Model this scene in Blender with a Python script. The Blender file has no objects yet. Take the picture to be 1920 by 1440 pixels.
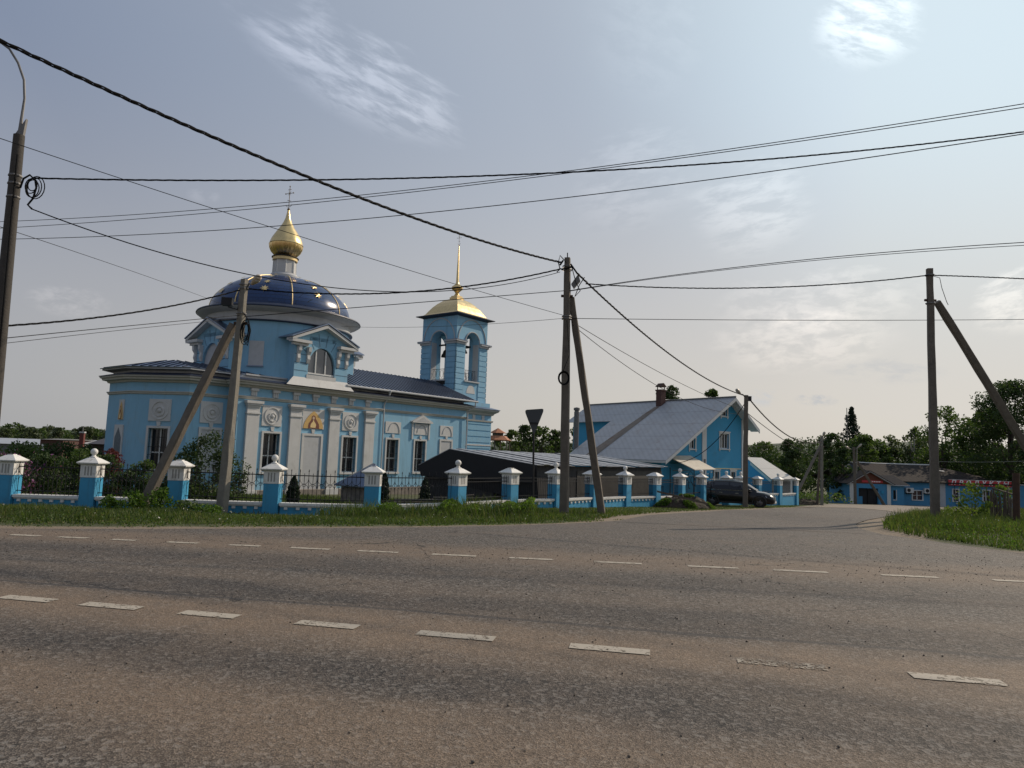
import bpy, bmesh, math, random
import numpy as np
from mathutils import Vector, Matrix
R=math.radians
random.seed(7); rng=np.random.default_rng(11)
sc=bpy.context.scene; COL=sc.collection
# ---------------------------------------------------------------- camera
FPX=1300.; PITCH=math.atan(132.5/FPX); ROLL=math.atan(.034); CH=1.5
_F=np.array([0,math.cos(PITCH),math.sin(PITCH)]); _U0=np.array([0,-math.sin(PITCH),math.cos(PITCH)]); _R0=np.array([1.,0,0])
_U=_U0*math.cos(ROLL)-_R0*math.sin(ROLL); _R=_R0*math.cos(ROLL)+_U0*math.sin(ROLL); CAM=np.array([0,0,CH])
cam=bpy.data.objects.new('camera',bpy.data.cameras.new('camera')); COL.objects.link(cam); sc.camera=cam
cam.data.sensor_fit='HORIZONTAL'; cam.data.sensor_width=36; cam.data.lens=36*FPX/1920; cam.data.clip_start=.05; cam.data.clip_end=6000
cam.matrix_world=Matrix(((_R[0],_U[0],-_F[0],0),(_R[1],_U[1],-_F[1],0),(_R[2],_U[2],-_F[2],CH),(0,0,0,1)))
def ray(x,y): return _F+_R*(x-960)/FPX-_U*(y-720)/FPX
def at(x,y,Y):
    d=ray(x,y); return CAM+d*(Y/d[1])
# ---------------------------------------------------------------- sun, sky, exposure
SAZ,SEL=R(56),R(34)
sund=Vector((math.sin(SAZ)*math.cos(SEL),math.cos(SAZ)*math.cos(SEL),math.sin(SEL)))
sun=bpy.data.objects.new('sun',bpy.data.lights.new('sun','SUN')); COL.objects.link(sun)
sun.data.energy=3.7; sun.data.angle=R(.6); sun.data.color=(1,.84,.66)
sun.rotation_euler=sund.to_track_quat('Z','Y').to_euler(); sun.location=(30,20,40)
sc.view_settings.view_transform='Standard'; sc.view_settings.look='None'; sc.view_settings.exposure=-.1; sc.view_settings.gamma=1
W=bpy.data.worlds.new('World'); sc.world=W; W.use_nodes=True
nt=W.node_tree; nt.nodes.clear()
class NT:
    """small helper for node graphs"""
    def __init__(s,t): s.t=t
    def n(s,typ,**k):
        x=s.t.nodes.new(typ)
        for a,b in k.items(): setattr(x,a,b)
        return x
    def l(s,a,b): s.t.links.new(a,b)
    def val(s,inp,v):
        if hasattr(v,'is_linked') or hasattr(v,'links'): s.l(v,inp)
        else: inp.default_value=v
    def m(s,op,a,b=0.,c=0.,clamp=False):
        x=s.n('ShaderNodeMath',operation=op,use_clamp=clamp); s.val(x.inputs[0],a); s.val(x.inputs[1],b)
        if op in('MULTIPLY_ADD','SMOOTH_MIN'): s.val(x.inputs[2],c)
        return x.outputs[0]
    def vm(s,op,a,b=(0,0,0)):
        x=s.n('ShaderNodeVectorMath',operation=op); s.val(x.inputs[0],a); s.val(x.inputs[1],b)
        return x.outputs['Value'] if op=='DOT_PRODUCT' else x.outputs[0]
    def mr(s,v,a,b,c=0.,d=1.,smooth=True):
        x=s.n('ShaderNodeMapRange',interpolation_type='SMOOTHSTEP' if smooth else 'LINEAR')
        for i,q in enumerate((v,a,b,c,d)): s.val(x.inputs[i],q)
        return x.outputs[0]
    def mix(s,f,a,b,bt='MIX'):
        x=s.n('ShaderNodeMix',data_type='RGBA',blend_type=bt); s.val(x.inputs[0],f)
        for i,q in((6,a),(7,b)):
            if isinstance(q,tuple): q=(q+(1,))[:4]
            s.val(x.inputs[i],q)
        return x.outputs[2]
    def noise(s,vec,scale,detail=4,rough=.55,dist=0.,out=0):
        x=s.n('ShaderNodeTexNoise'); s.l(vec,x.inputs['Vector']); x.inputs['Scale'].default_value=scale
        x.inputs['Detail'].default_value=detail; x.inputs['Roughness'].default_value=rough; x.inputs['Distortion'].default_value=dist
        return x.outputs[out]
    def comb(s,x,y,z=0.):
        c=s.n('ShaderNodeCombineXYZ')
        for i,q in enumerate((x,y,z)): s.val(c.inputs[i],q)
        return c.outputs[0]
w=NT(nt)
skyn=w.n('ShaderNodeTexSky',sky_type='NISHITA',sun_disc=False,sun_elevation=SEL,sun_rotation=SAZ,air_density=1.0,dust_density=3.2,ozone_density=1.4,altitude=150)
tc=w.n('ShaderNodeTexCoord'); dirv=tc.outputs['Generated']
hs=w.n('ShaderNodeHueSaturation'); hs.inputs['Saturation'].default_value=.46; hs.inputs['Value'].default_value=1; w.l(skyn.outputs[0],hs.inputs['Color'])
skyc=w.mix(1.,hs.outputs[0],(1.0,.985,1.03),'MULTIPLY')
sep=w.n('ShaderNodeSeparateXYZ'); w.l(dirv,sep.inputs[0])
# hazy daylight: the Nishita sky is soft-compressed and pulled towards a milky gradient keyed to the real sun direction
sd3=w.vm('DOT_PRODUCT',dirv,tuple(sund)); K_=1/(.115*.93)
def rgb(c): return tuple(x*K_ for x in c)
up=w.mix(w.mr(sd3,.20,.68,smooth=False),rgb((.225,.278,.388)),rgb((.40,.46,.55)))
up=w.mix(w.mr(sd3,.68,.96),up,rgb((.66,.80,.89)))
lo=w.mix(w.mr(sd3,-.02,.46,smooth=False),rgb((.42,.42,.425)),rgb((.58,.55,.50)))
lo=w.mix(w.mr(sd3,.46,.80,smooth=False),lo,rgb((.67,.62,.545)))
grad=w.mix(w.mr(sep.outputs[2],-.01,.50,smooth=True),lo,up)
skyc=w.mix(.88,w.mix(1.,skyc,(9.,9.,9.),'DARKEN'),grad)
CLOUD=(7.4,7.2,7.1)
# cirrus streaks: each blob is a soft ellipse on the sky sphere filled with stretched noise
BL=[((500,60),(850,240),66,1.0,(2.2,9),0),((430,15),(600,110),26,.5,(2.2,9),0),((1530,20),(1710,60),60,1.,(3,9),0),((1300,420),(1520,370),75,.42,(3,10),0),((1060,370),(1310,320),80,.28,(3,8),0),
    ((1330,660),(1680,620),50,.4,(4,9),0),((1405,742),(1455,750),16,.6,(8,14),2),((1490,748),(1568,752),10,.6,(8,14),1),((60,560),(200,575),24,.45,(5,10),0),
    ((1830,590),(2000,540),46,.6,(4,10),0),((560,5),(640,30),16,.35,(4,9),0),((1100,30),(1300,120),90,.12,(3,6),0),((1350,580),(1750,560),55,.35,(4,9),0),((350,365),(410,370),12,.3,(5,10),0),((1560,690),(1760,700),22,.35,(4,9),1)]
for i,(a,b,hw,st,nsc,kind) in enumerate(BL):
    da=Vector(ray(*a)).normalized(); db=Vector(ray(*b)).normalized(); c=((da+db)/2).normalized()
    e1=(db-da).normalized(); e2=c.cross(e1).normalized(); L=(db-da).length/2; H=hw/FPX
    p=w.vm('DOT_PRODUCT',dirv,tuple(e1)); q=w.vm('DOT_PRODUCT',dirv,tuple(e2)); f=w.vm('DOT_PRODUCT',dirv,tuple(c))
    uv=w.comb(w.m('MULTIPLY',p,nsc[0]),w.m('MULTIPLY',q,nsc[1]),i*3.7)
    nz=w.noise(uv,7.,9,.62,.25)
    wob=w.noise(uv,2.2,3,.5)
    pp=w.m('ADD',w.m('DIVIDE',p,L),w.m('MULTIPLY_ADD',wob,.9,-.45)); qq=w.m('ADD',w.m('DIVIDE',q,H),w.m('MULTIPLY_ADD',nz,1.2,-.6))
    r2=w.m('ADD',w.m('MULTIPLY',pp,pp),w.m('MULTIPLY',qq,qq))
    mk=w.m('MULTIPLY',w.mr(r2,1.5,.1),w.mr(nz,.37,.64)); mk=w.m('MULTIPLY',mk,w.mr(f,.3,.6)); mk=w.m('MULTIPLY',mk,st,clamp=True)
    colr=CLOUD if kind==0 else ((5.2,5.4,5.7) if kind==2 else (4.3,4.6,5.0))
    if kind==0: colr=w.mix(1.,skyc,(1.55,1.48,1.42),'MULTIPLY')
    skyc=w.mix(mk,skyc,colr)
bg=w.n('ShaderNodeBackground'); bg.inputs['Strength'].default_value=.115; w.l(skyc,bg.inputs[0])
wo=w.n('ShaderNodeOutputWorld'); w.l(bg.outputs[0],wo.inputs[0])
# ---------------------------------------------------------------- ground height
def sm(x,a,b):
    t=np.clip((np.asarray(x,float)-a)/(b-a),0,1); return t*t*(3-2*t)
def hz(x,y):
    x=np.asarray(x,float); y=np.asarray(y,float)
    t=np.clip(y-13,0,78); b=-.0412*t*t/(t+1.2)
    b=b-.33*sm(y,14.6,20)*(1-sm(y,26,44))*(1-sm(x,-4.5,.8))
    b=b+.16*sm(x,8.6,11.5)*sm(y,13.6,17)*(1-sm(y,27,36))
    return b
def G(px,py,dz=0.):
    """ray to the ground surface"""
    d=ray(px,py); k=1.
    lo,hi=.5,600.
    f=lambda k:(CAM+d*k)[2]-float(hz(*(CAM+d*k)[:2]))
    ks=np.linspace(1,400,1600); prev=ks[0]
    for k in ks:
        if f(k)<0: break
        prev=k
    lo,hi=prev,k
    for _ in range(30):
        m=(lo+hi)/2
        if f(m)>0: lo=m
        else: hi=m
    P=CAM+d*hi; return np.array([P[0],P[1],float(hz(P[0],P[1]))+dz])
# ---------------------------------------------------------------- materials
MC={}
def M(name,col,rough=.7,metal=0.,var=.12,vs=3.,bump=.0,bs=40.,spec=.5,stain=None,ss=1.2,st=.5,coord='Object',fn=None):
    if name in MC: return MC[name]
    m=bpy.data.materials.new(name); m.use_nodes=True; t=NT(m.node_tree); b=m.node_tree.nodes['Principled BSDF']
    b.inputs['Roughness'].default_value=rough; b.inputs['Metallic'].default_value=metal; b.inputs['Specular IOR Level'].default_value=spec
    co=t.n('ShaderNodeTexCoord').outputs[coord]
    n1=t.noise(co,vs,6,.6); f=t.mr(n1,.25,.75,1-var,1+var,False)
    c=t.mix(1.,tuple(col),t.comb(f,f,f),'MULTIPLY')
    if stain:
        n2=t.noise(co,ss,7,.65,.6); c=t.mix(t.m('MULTIPLY',t.mr(n2,.52,.70),st),c,tuple(stain))
    if fn: c=fn(t,co,c,b) or c
    t.l(c,b.inputs['Base Color'])
    rr=t.mr(n1,.2,.8,max(rough-.08,.02),min(rough+.08,1),False); t.l(rr,b.inputs['Roughness'])
    if bump:
        bp=t.n('ShaderNodeBump'); bp.inputs['Strength'].default_value=bump; bp.inputs['Distance'].default_value=.02
        t.l(t.noise(co,bs,4,.6),bp.inputs['Height']); t.l(bp.outputs[0],b.inputs['Normal'])
    MC[name]=m; return m
def streaks(amount,col=(.2,.2,.18),xs=6,zs=.5):
    def fn(t,co,c,b):
        mp=t.n('ShaderNodeMapping'); t.l(co,mp.inputs[0]); mp.inputs['Scale'].default_value=(xs,xs,zs)
        n=t.noise(mp.outputs[0],1.,6,.65); return t.mix(t.m('MULTIPLY',t.mr(n,.5,.75),amount),c,col)
    return fn
BLUE=(.22,.425,.575); BLUE2=(.10,.33,.56)
m_blue=M('blue_plaster',BLUE,.85,var=.07,vs=1.1,bump=.25,bs=30,stain=(.28,.40,.47),ss=.9,st=.5,fn=streaks(.38,(.15,.24,.29),5,.45))
m_blue2=M('pillar_blue_paint',(.042,.285,.49),.6,var=.10,vs=2.5,bump=.2,bs=30,stain=(.04,.18,.30),ss=2.,st=.7,fn=streaks(.5,(.05,.15,.22)))
m_white=M('white_plaster',(.53,.53,.52),.85,var=.07,vs=2,bump=.2,bs=35,stain=(.38,.37,.34),ss=1.5,st=.4,fn=streaks(.35,(.35,.34,.31),7,.5))
m_wgrey=M('grey_white_trim',(.43,.44,.45),.85,var=.08,vs=3,bump=.15,stain=(.32,.32,.30),ss=2,st=.4)
m_cream=M('cream_trim',(.44,.43,.39),.8,var=.08,vs=3,stain=(.33,.31,.26),ss=2,st=.4)
m_cap=M('pillar_white_paint',(.70,.69,.66),.6,var=.06,vs=3,bump=.15,stain=(.40,.385,.34),ss=3,st=.75,fn=streaks(.4,(.42,.40,.36),14,1.5))
m_stone=M('rough_stone',(.20,.175,.15),.95,var=.4,vs=4,bump=.8,bs=9)
m_navy=M('navy_metal_roof',(.17,.21,.29),.34,.75,var=.15,vs=1.5,spec=.6)
m_edge=M('dark_navy_flashing',(.02,.03,.06),.5,spec=.4)
m_seam=M('dark_navy_seam',(.015,.022,.045),.6,spec=.3)
def domefn(t,co,c,b):
    s=t.n('ShaderNodeSeparateXYZ'); t.l(co,s.inputs[0])
    an=t.m('ARCTAN2',s.outputs[1],s.outputs[0]); v=t.comb(t.m('MULTIPLY',an,4.),t.m('MULTIPLY',s.outputs[2],1.))
    br=t.n('ShaderNodeTexBrick'); t.l(v,br.inputs['Vector']); br.inputs['Scale'].default_value=1.; br.inputs['Brick Width'].default_value=.62; br.inputs['Row Height'].default_value=.21; br.inputs['Mortar Size'].default_value=.012
    br.inputs['Color1'].default_value=(.009,.032,.105,1); br.inputs['Color2'].default_value=(.015,.045,.14,1); br.inputs['Mortar'].default_value=(.004,.01,.03,1)
    return br.outputs[0]
m_dome=M('blue_enamel_tiles',(.02,.05,.2),.24,.0,var=.1,vs=1.5,spec=.5,fn=domefn,bump=.04,bs=3)
m_gold=M('gilded_metal',(.80,.58,.27),.30,1.,var=.1,vs=3,bump=.12,bs=5)
m_gold2=M('dull_gold_paint',(.72,.55,.27),.5,.4,var=.1)
m_glass=M('dark_window_glass',(.012,.014,.018),.12,.0,var=.2,vs=1,spec=.6)
m_glass2=M('grey_reflecting_glass',(.10,.11,.125),.08,.3,var=.3,vs=.8,spec=.8)
m_iron=M('black_iron',(.012,.012,.014),.5,.3,var=.2)
m_cable=M('black_cable',(.006,.006,.007),.8,var=.1,spec=.15)
m_wire=M('bare_wire',(.015,.015,.018),.7,.0,spec=.2)
m_conc=M('weathered_concrete',(.14,.12,.097),.95,var=.22,vs=5,bump=.6,bs=25,stain=(.09,.08,.07),ss=3,st=.6,fn=streaks(.5,(.10,.08,.065),12,.7))
m_conc2=M('light_concrete',(.20,.185,.155),.95,var=.2,vs=6,bump=.5,bs=25,stain=(.14,.13,.12),ss=3,st=.5)
m_steel=M('galvanised_steel',(.16,.155,.15),.55,.5,var=.25,vs=8)
m_rust=M('rusty_metal',(.07,.038,.025),.85,.2,var=.4,vs=9)
m_brown=M('mosaic_brown',(.16,.05,.03),.6,var=.3,vs=12)
m_mosg=M('mosaic_gold',(.55,.36,.13),.5,.2,var=.25,vs=25)
m_skin=M('mosaic_pale',(.55,.42,.30),.6,var=.3,vs=20)
m_bell=M('dark_bronze',(.05,.038,.025),.4,.8)
def rooftin(col,step=.24,amt=.35,rust=None,axis=0):
    def fn(t,co,c,b):
        s=t.n('ShaderNodeSeparateXYZ'); t.l(co,s.inputs[0])
        wv=t.m('SINE',t.m('MULTIPLY',s.outputs[axis],6.283/step)); c2=t.mix(t.mr(wv,-.2,.9,0,amt),c,tuple(x*.55 for x in col))
        rw=t.m('FRACT',t.m('MULTIPLY',s.outputs[2],1/.95)); c2=t.mix(t.mr(rw,.93,.99,0,.45),c2,tuple(x*.4 for x in col))
        if rust:
            mp=t.n('ShaderNodeMapping'); t.l(co,mp.inputs[0]); mp.inputs['Scale'].default_value=(1.2,1.2,.25)
            c2=t.mix(t.m('MULTIPLY',t.mr(t.noise(mp.outputs[0],1.3,7,.7),.50,.72),.5),c2,rust)
        return c2
    return fn
m_slate=M('grey_corrugated_sheet',(.36,.365,.38),.55,.1,var=.12,vs=1,fn=rooftin((.36,.365,.38),.3,.2,(.25,.20,.16)))
m_slate2=M('shed_roof_sheet',(.27,.285,.31),.42,.25,var=.15,vs=2,fn=rooftin((.27,.285,.31),.36,.3))
m_hblue=M('house_blue_render',(.036,.29,.50),.7,var=.06,vs=1.2,bump=.15,stain=(.04,.21,.34),ss=.8,st=.5)
m_hwhite=M('house_white_trim',(.62,.62,.6),.7,var=.06,vs=2)
m_ply=M('pale_canopy_sheet',(.50,.46,.38),.7,var=.12,vs=3,stain=(.3,.26,.2),ss=2,st=.4)
m_tar=M('black_roofing_felt',(.018,.018,.02),.85,var=.3,vs=3)
m_shedw=M('shed_dark_boards',(.035,.035,.036),.9,var=.4,vs=5,fn=streaks(.6,(.08,.078,.07),9,1.))
m_sblue=M('shop_blue_paint',(.06,.24,.42),.8,var=.08,vs=1.2,stain=(.07,.24,.45),ss=1.,st=.5)
m_bark=M('bark',(.07,.055,.042),.95,var=.4,vs=8,bump=.7,bs=14)
m_birch=M('birch_bark',(.35,.34,.31),.9,var=.5,vs=6)
m_wood=M('grey_weathered_wood',(.12,.095,.075),.9,var=.35,vs=10,bump=.5,bs=18,fn=streaks(.5,(.05,.04,.03),12,1.5))
m_brick=M('red_brick',(.09,.045,.038),.9,var=.3,vs=8)
m_oroof=M('orange_roof_tiles',(.36,.15,.075),.8,var=.3,vs=6)
m_red=M('red_sign_board',(.50,.03,.04),.5,var=.1,vs=3)
m_letter=M('white_lettering',(.85,.84,.82),.6,var=.05)
m_mark=None
def leafmat(name,c1,c2,tr=.25):
    m=bpy.data.materials.new(name); m.use_nodes=True; t=NT(m.node_tree); b=m.node_tree.nodes['Principled BSDF']
    g=t.n('ShaderNodeNewGeometry'); r=g.outputs['Random Per Island']
    co=t.n('ShaderNodeTexCoord').outputs['Object']
    n=t.noise(co,.55,3,.5); f=t.m('ADD',t.m('MULTIPLY',r,.6),t.mr(n,.35,.65,0,.4)); c=t.mix(f,c1,c2)
    t.l(c,b.inputs['Base Color']); b.inputs['Roughness'].default_value=.65; b.inputs['Specular IOR Level'].default_value=.25
    ts=t.n('ShaderNodeBsdfTranslucent'); t.l(t.mix(1.,c,(1.5,1.7,.7),'MULTIPLY'),ts.inputs[0])
    mx=t.n('ShaderNodeMixShader'); mx.inputs[0].default_value=tr; t.l(b.outputs[0],mx.inputs[1]); t.l(ts.outputs[0],mx.inputs[2])
    t.l(mx.outputs[0],m.node_tree.nodes['Material Output'].inputs[0]); MC[name]=m; return m
lf_dark=leafmat('dark_leaves',(.022,.040,.016),(.062,.095,.032))
lf_mid=leafmat('mid_leaves',(.034,.060,.020),(.095,.135,.045),.35)
lf_yel=leafmat('yellow_green_leaves',(.05,.085,.015),(.15,.19,.045),.35)
lf_pale=leafmat('grey_green_leaves',(.045,.06,.03),(.10,.12,.06),.3)
lf_far=leafmat('far_leaves',(.045,.062,.035),(.085,.105,.055))
lf_con=leafmat('conifer_needles',(.015,.027,.017),(.035,.055,.03),.1)
lf_red=leafmat('red_leaves',(.07,.018,.022),(.14,.04,.05))
lf_lil=leafmat('lilac_blossom',(.12,.035,.11),(.26,.10,.24))
lf_wht=leafmat('white_blossom',(.4,.38,.36),(.6,.58,.55),.1)
m_grass=leafmat('grass_blades',(.028,.048,.013),(.090,.118,.038),.35)
m_grass2=leafmat('dry_grass_blades',(.09,.085,.03),(.21,.19,.085),.3)
m_weed=leafmat('weed_leaves',(.035,.075,.012),(.13,.20,.035),.35)
# ---------------------------------------------------------------- geometry helpers
ORG={}
def tag(o,label=None,cat=None,group=None,kind=None):
    if label: o['label']=label
    if cat: o['category']=cat
    if group: o['group']=group
    if kind: o['kind']=kind
    return o
def thing(name,loc,label,cat,group=None,rotz=0,org=None):
    o=bpy.data.objects.new(name,None); COL.objects.link(o); o.empty_display_size=.3
    o.location=tuple(float(v) for v in loc); o.rotation_euler=(0,0,rotz); tag(o,label,cat,group)
    ORG[o.name]=np.array(loc if org is None else org,float); return o
class Fr:
    def __init__(s,o,t=(1,0)):
        L=math.hypot(*t); s.o=o; s.t=(t[0]/L,t[1]/L); s.n=(t[1]/L,-t[0]/L)
    def __call__(s,u,w_,z): return (s.o[0]+u*s.t[0]+w_*s.n[0],s.o[1]+u*s.t[1]+w_*s.n[1],z)
ID=Fr((0,0),(1,0))
class MB:
    def __init__(s): s.v=[]; s.f=[]; s.mi=[]; s.k=0
    def add(s,vs,fs):
        b=len(s.v); s.v+= [tuple(float(c) for c in p) for p in vs]; s.f+=[tuple(b+i for i in f) for f in fs]; s.mi+=[s.k]*len(fs); return s
    def box(s,fr,u0,u1,w0,w1,z0,z1):
        return s.add([fr(u,w_,z) for z in(z0,z1) for u,w_ in((u0,w0),(u1,w0),(u1,w1),(u0,w1))],[(0,3,2,1),(4,5,6,7),(0,1,5,4),(1,2,6,5),(2,3,7,6),(3,0,4,7)])
    def prism(s,fr,pts,w0,w1):
        n=len(pts); return s.add([fr(u,w0,z) for u,z in pts]+[fr(u,w1,z) for u,z in pts],[tuple(range(n)),tuple(range(2*n-1,n-1,-1))]+[(i,(i+1)%n,n+(i+1)%n,n+i) for i in range(n)])
    def quad(s,a,b,c,d): return s.add([a,b,c,d],[(0,1,2,3)])
    def slab(s,pts,th=.06):
        n=len(pts); return s.add(list(pts)+[(p[0],p[1],p[2]-th) for p in pts],[tuple(range(n)),tuple(range(2*n-1,n-1,-1))]+[(i,(i+1)%n,n+(i+1)%n,n+i) for i in range(n)])
    def tube(s,pts,r,n=6,cap=True):
        P=[Vector(p) for p in pts]; rr=r if isinstance(r,(list,tuple)) else [r]*len(P); vs=[]; up=None
        for i,p in enumerate(P):
            d=(P[min(i+1,len(P)-1)]-P[max(i-1,0)])
            if d.length<1e-9: d=Vector((0,0,1))
            d.normalize()
            if up is None: up=Vector((0,0,1)) if abs(d.z)<.9 else Vector((1,0,0))
            a=d.cross(up).normalized(); up=a.cross(d).normalized()
            for k in range(n):
                t=2*math.pi*k/n+math.pi/n; vs.append(p+a*math.cos(t)*rr[i]+up*math.sin(t)*rr[i])
        fs=[(i*n+k,i*n+(k+1)%n,(i+1)*n+(k+1)%n,(i+1)*n+k) for i in range(len(P)-1) for k in range(n)]
        if cap: fs+=[tuple(range(n-1,-1,-1)),tuple((len(P)-1)*n+k for k in range(n))]
        return s.add(vs,fs)
    def lathe(s,c,prof,n=32,rot=0.,a0=0.,a1=2*math.pi,flute=None):
        full=abs(a1-a0-2*math.pi)<1e-6; m=n if full else n+1; vs=[]
        for r,z in prof:
            for k in range(m):
                t=a0+rot+(a1-a0)*k/n; rr=r*(flute(t,z) if flute else 1); vs.append((c[0]+rr*math.cos(t),c[1]+rr*math.sin(t),c[2]+z))
        fs=[(i*m+k,i*m+(k+1)%m,(i+1)*m+(k+1)%m,(i+1)*m+k) for i in range(len(prof)-1) for k in range(n)]
        return s.add(vs,fs)
    def ball(s,c,r,n=12,sz=1.):
        k=n//2; return s.lathe(c,[(max(r*math.sin(math.pi*i/k),1e-4),-r*sz*math.cos(math.pi*i/k)) for i in range(k+1)],n)
    def sweep(s,path,prof,closed=False):
        """profile [(out,z)] carried along a plan path, mitred; outward is to the right of travel"""
        n=len(path); ns=[]
        for i in range(n if closed else n-1):
            a,b=path[i],path[(i+1)%n]; L=math.hypot(b[0]-a[0],b[1]-a[1]); ns.append(((b[1]-a[1])/L,-(b[0]-a[0])/L))
        vs=[]
        for i in range(n):
            n1=ns[(i-1)%len(ns)] if(closed or i>0) else ns[0]; n2=ns[i%len(ns)] if(closed or i<n-1) else ns[-1]
            d=1+n1[0]*n2[0]+n1[1]*n2[1]; d=max(d,.3); mx,my=(n1[0]+n2[0])/d,(n1[1]+n2[1])/d
            for o_,z in prof: vs.append((path[i][0]+mx*o_,path[i][1]+my*o_,z))
        k=len(prof); fs=[(i*k+j,((i+1)%n)*k+j,((i+1)%n)*k+(j+1)%k,i*k+(j+1)%k) for i in range(n if closed else n-1) for j in range(k)]
        if not closed: fs+=[tuple(range(k)),tuple((n-1)*k+j for j in range(k-1,-1,-1))]
        return s.add(vs,fs)
    def wall(s,fr,u0,u1,z0,z1,holes=(),depth=.2,w_=0.):
        us=sorted({u0,u1,*[h[0] for h in holes],*[h[1] for h in holes]}); zs=sorted({z0,z1,*[h[2] for h in holes],*[h[3] for h in holes]})
        for i in range(len(us)-1):
            for j in range(len(zs)-1):
                cu,cz=(us[i]+us[i+1])/2,(zs[j]+zs[j+1])/2
                if any(h[0]<cu<h[1] and h[2]<cz<h[3] for h in holes): continue
                s.quad(fr(us[i],w_,zs[j]),fr(us[i+1],w_,zs[j]),fr(us[i+1],w_,zs[j+1]),fr(us[i],w_,zs[j+1]))
        for a,b,c,d in holes:
            for p,q in(((a,c),(b,c)),((b,c),(b,d)),((b,d),(a,d)),((a,d),(a,c))):
                s.quad(fr(p[0],w_,p[1]),fr(q[0],w_,q[1]),fr(q[0],w_-depth,q[1]),fr(p[0],w_-depth,p[1]))
        return s
    def build(s,name,mats,parent=None,smooth=False,recalc=True,label=None,loc=None):
        me=bpy.data.meshes.new(name); V=s.v
        if parent is not None: o_=ORG[parent.name]; V=[(v[0]-o_[0],v[1]-o_[1],v[2]-o_[2]) for v in V]
        elif loc is not None: V=[(v[0]-loc[0],v[1]-loc[1],v[2]-loc[2]) for v in V]
        me.from_pydata(V,[],s.f)
        for m in(mats if isinstance(mats,(list,tuple)) else [mats]): me.materials.append(m)
        if any(s.mi): me.polygons.foreach_set('material_index',s.mi)
        if recalc and len(s.f)<60000:
            bm=bmesh.new(); bm.from_mesh(me); bmesh.ops.recalc_face_normals(bm,faces=bm.faces); bm.to_mesh(me); bm.free()
        if smooth:
            me.polygons.foreach_set('use_smooth',[True]*len(me.polygons))
            try: me.set_sharp_from_angle(angle=R(38))
            except Exception: pass
        o=bpy.data.objects.new(name,me); COL.objects.link(o)
        if parent is not None: o.parent=parent; ORG[o.name]=ORG[parent.name]
        elif loc is not None: o.location=tuple(float(c) for c in loc); ORG[o.name]=np.array(loc,float)
        else: ORG[o.name]=np.zeros(3)
        if label: o['label']=label
        return o
def npmesh(name,V,F,mat,parent=None,loc=None):
    me=bpy.data.meshes.new(name); V=np.asarray(V,np.float32); F=np.asarray(F,np.int32); k=F.shape[1]
    if parent is not None: V=V-ORG[parent.name].astype(np.float32)
    elif loc is not None: V=V-np.array(loc,np.float32)
    me.vertices.add(len(V)); me.vertices.foreach_set('co',V.astype(np.float32).ravel())
    me.loops.add(F.size); me.loops.foreach_set('vertex_index',F.ravel()); me.polygons.add(len(F))
    me.polygons.foreach_set('loop_start',np.arange(0,F.size,k,dtype=np.int32)); me.polygons.foreach_set('loop_total',np.full(len(F),k,np.int32))
    me.update(calc_edges=True); me.materials.append(mat)
    o=bpy.data.objects.new(name,me); COL.objects.link(o)
    if parent is not None: o.parent=parent; ORG[o.name]=ORG[parent.name]
    elif loc is not None: o.location=tuple(float(c) for c in loc)
    return o
def leaf_quads(P,size,flat=0.,droop=0.):
    """rhombic leaves centred on points P"""
    n=len(P); a=rng.normal(size=(n,3)); a[:,2]*=(1-flat); a[:,2]-=droop; a/=np.linalg.norm(a,axis=1)[:,None]
    b=rng.normal(size=(n,3)); b-=a*(a*b).sum(1)[:,None]; b/=np.linalg.norm(b,axis=1)[:,None]
    s=size*rng.uniform(.6,1.35,(n,1)); V=np.stack([P-a*s*.6,P+b*s*.34,P+a*s*.6,P-b*s*.34],1).reshape(-1,3)
    return V,np.arange(4*n).reshape(-1,4)
# ================================================================ SETTING
def inpoly(x,y,poly):
    x=np.asarray(x); y=np.asarray(y); c=np.zeros(x.shape,bool); n=len(poly)
    for i in range(n):
        (x1,y1),(x2,y2)=poly[i],poly[i-1]
        c^=((y1>y)!=(y2>y))&(x<(x2-x1)*(y-y1)/((y2-y1) or 1e-9)+x1)
    return c
# road edges in world metres
kerb_left=[G(*p)[:2] for p in[(0,992.5),(200,993),(400,992.5),(600,991.5),(800,989.5),(1000,985),(1100,981),(1185,975)]]
kerb_right=[G(*p)[:2] for p in[(1640,1001),(1700,1008),(1760,1016),(1830,1026),(1920,1039)]]
farx=[-90,-45]+[p[0] for p in kerb_left]+[p[0] for p in kerb_right]+[30,90]
fary=[20.5,16.2]+[p[1] for p in kerb_left]+[p[1] for p in kerb_right]+[kerb_right[-1][1]-2.3,kerb_right[-1][1]-9]
def yfar(x): return np.interp(x,farx,fary)
ycen=lambda x: 5.62-.2*x-.002*x*x*0
cenpts=[G(*p) for p in[(45,1127),(205,1140),(390,1155),(610,1173),(853,1193),(1147,1218),(1480,1252),(1828,1283)]]
edgpts=[G(*p) for p in[(45,1007),(135,1012),(233,1016),(340,1020),(462,1024),(583,1029),(712,1035),(853,1041),(995,1047),(1157,1055),(1338,1065),(1505,1074),(1718,1085),(1910,1095)]]
pc=np.polyfit([p[0] for p in cenpts],[p[1] for p in cenpts],1); pe=np.polyfit([p[0] for p in edgpts],[p[1] for p in edgpts],1)
def lane(x,y):
    c=np.polyval(pc,x); e=np.polyval(pe,x); return (y-c)/np.maximum(e-c,1.)
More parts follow.
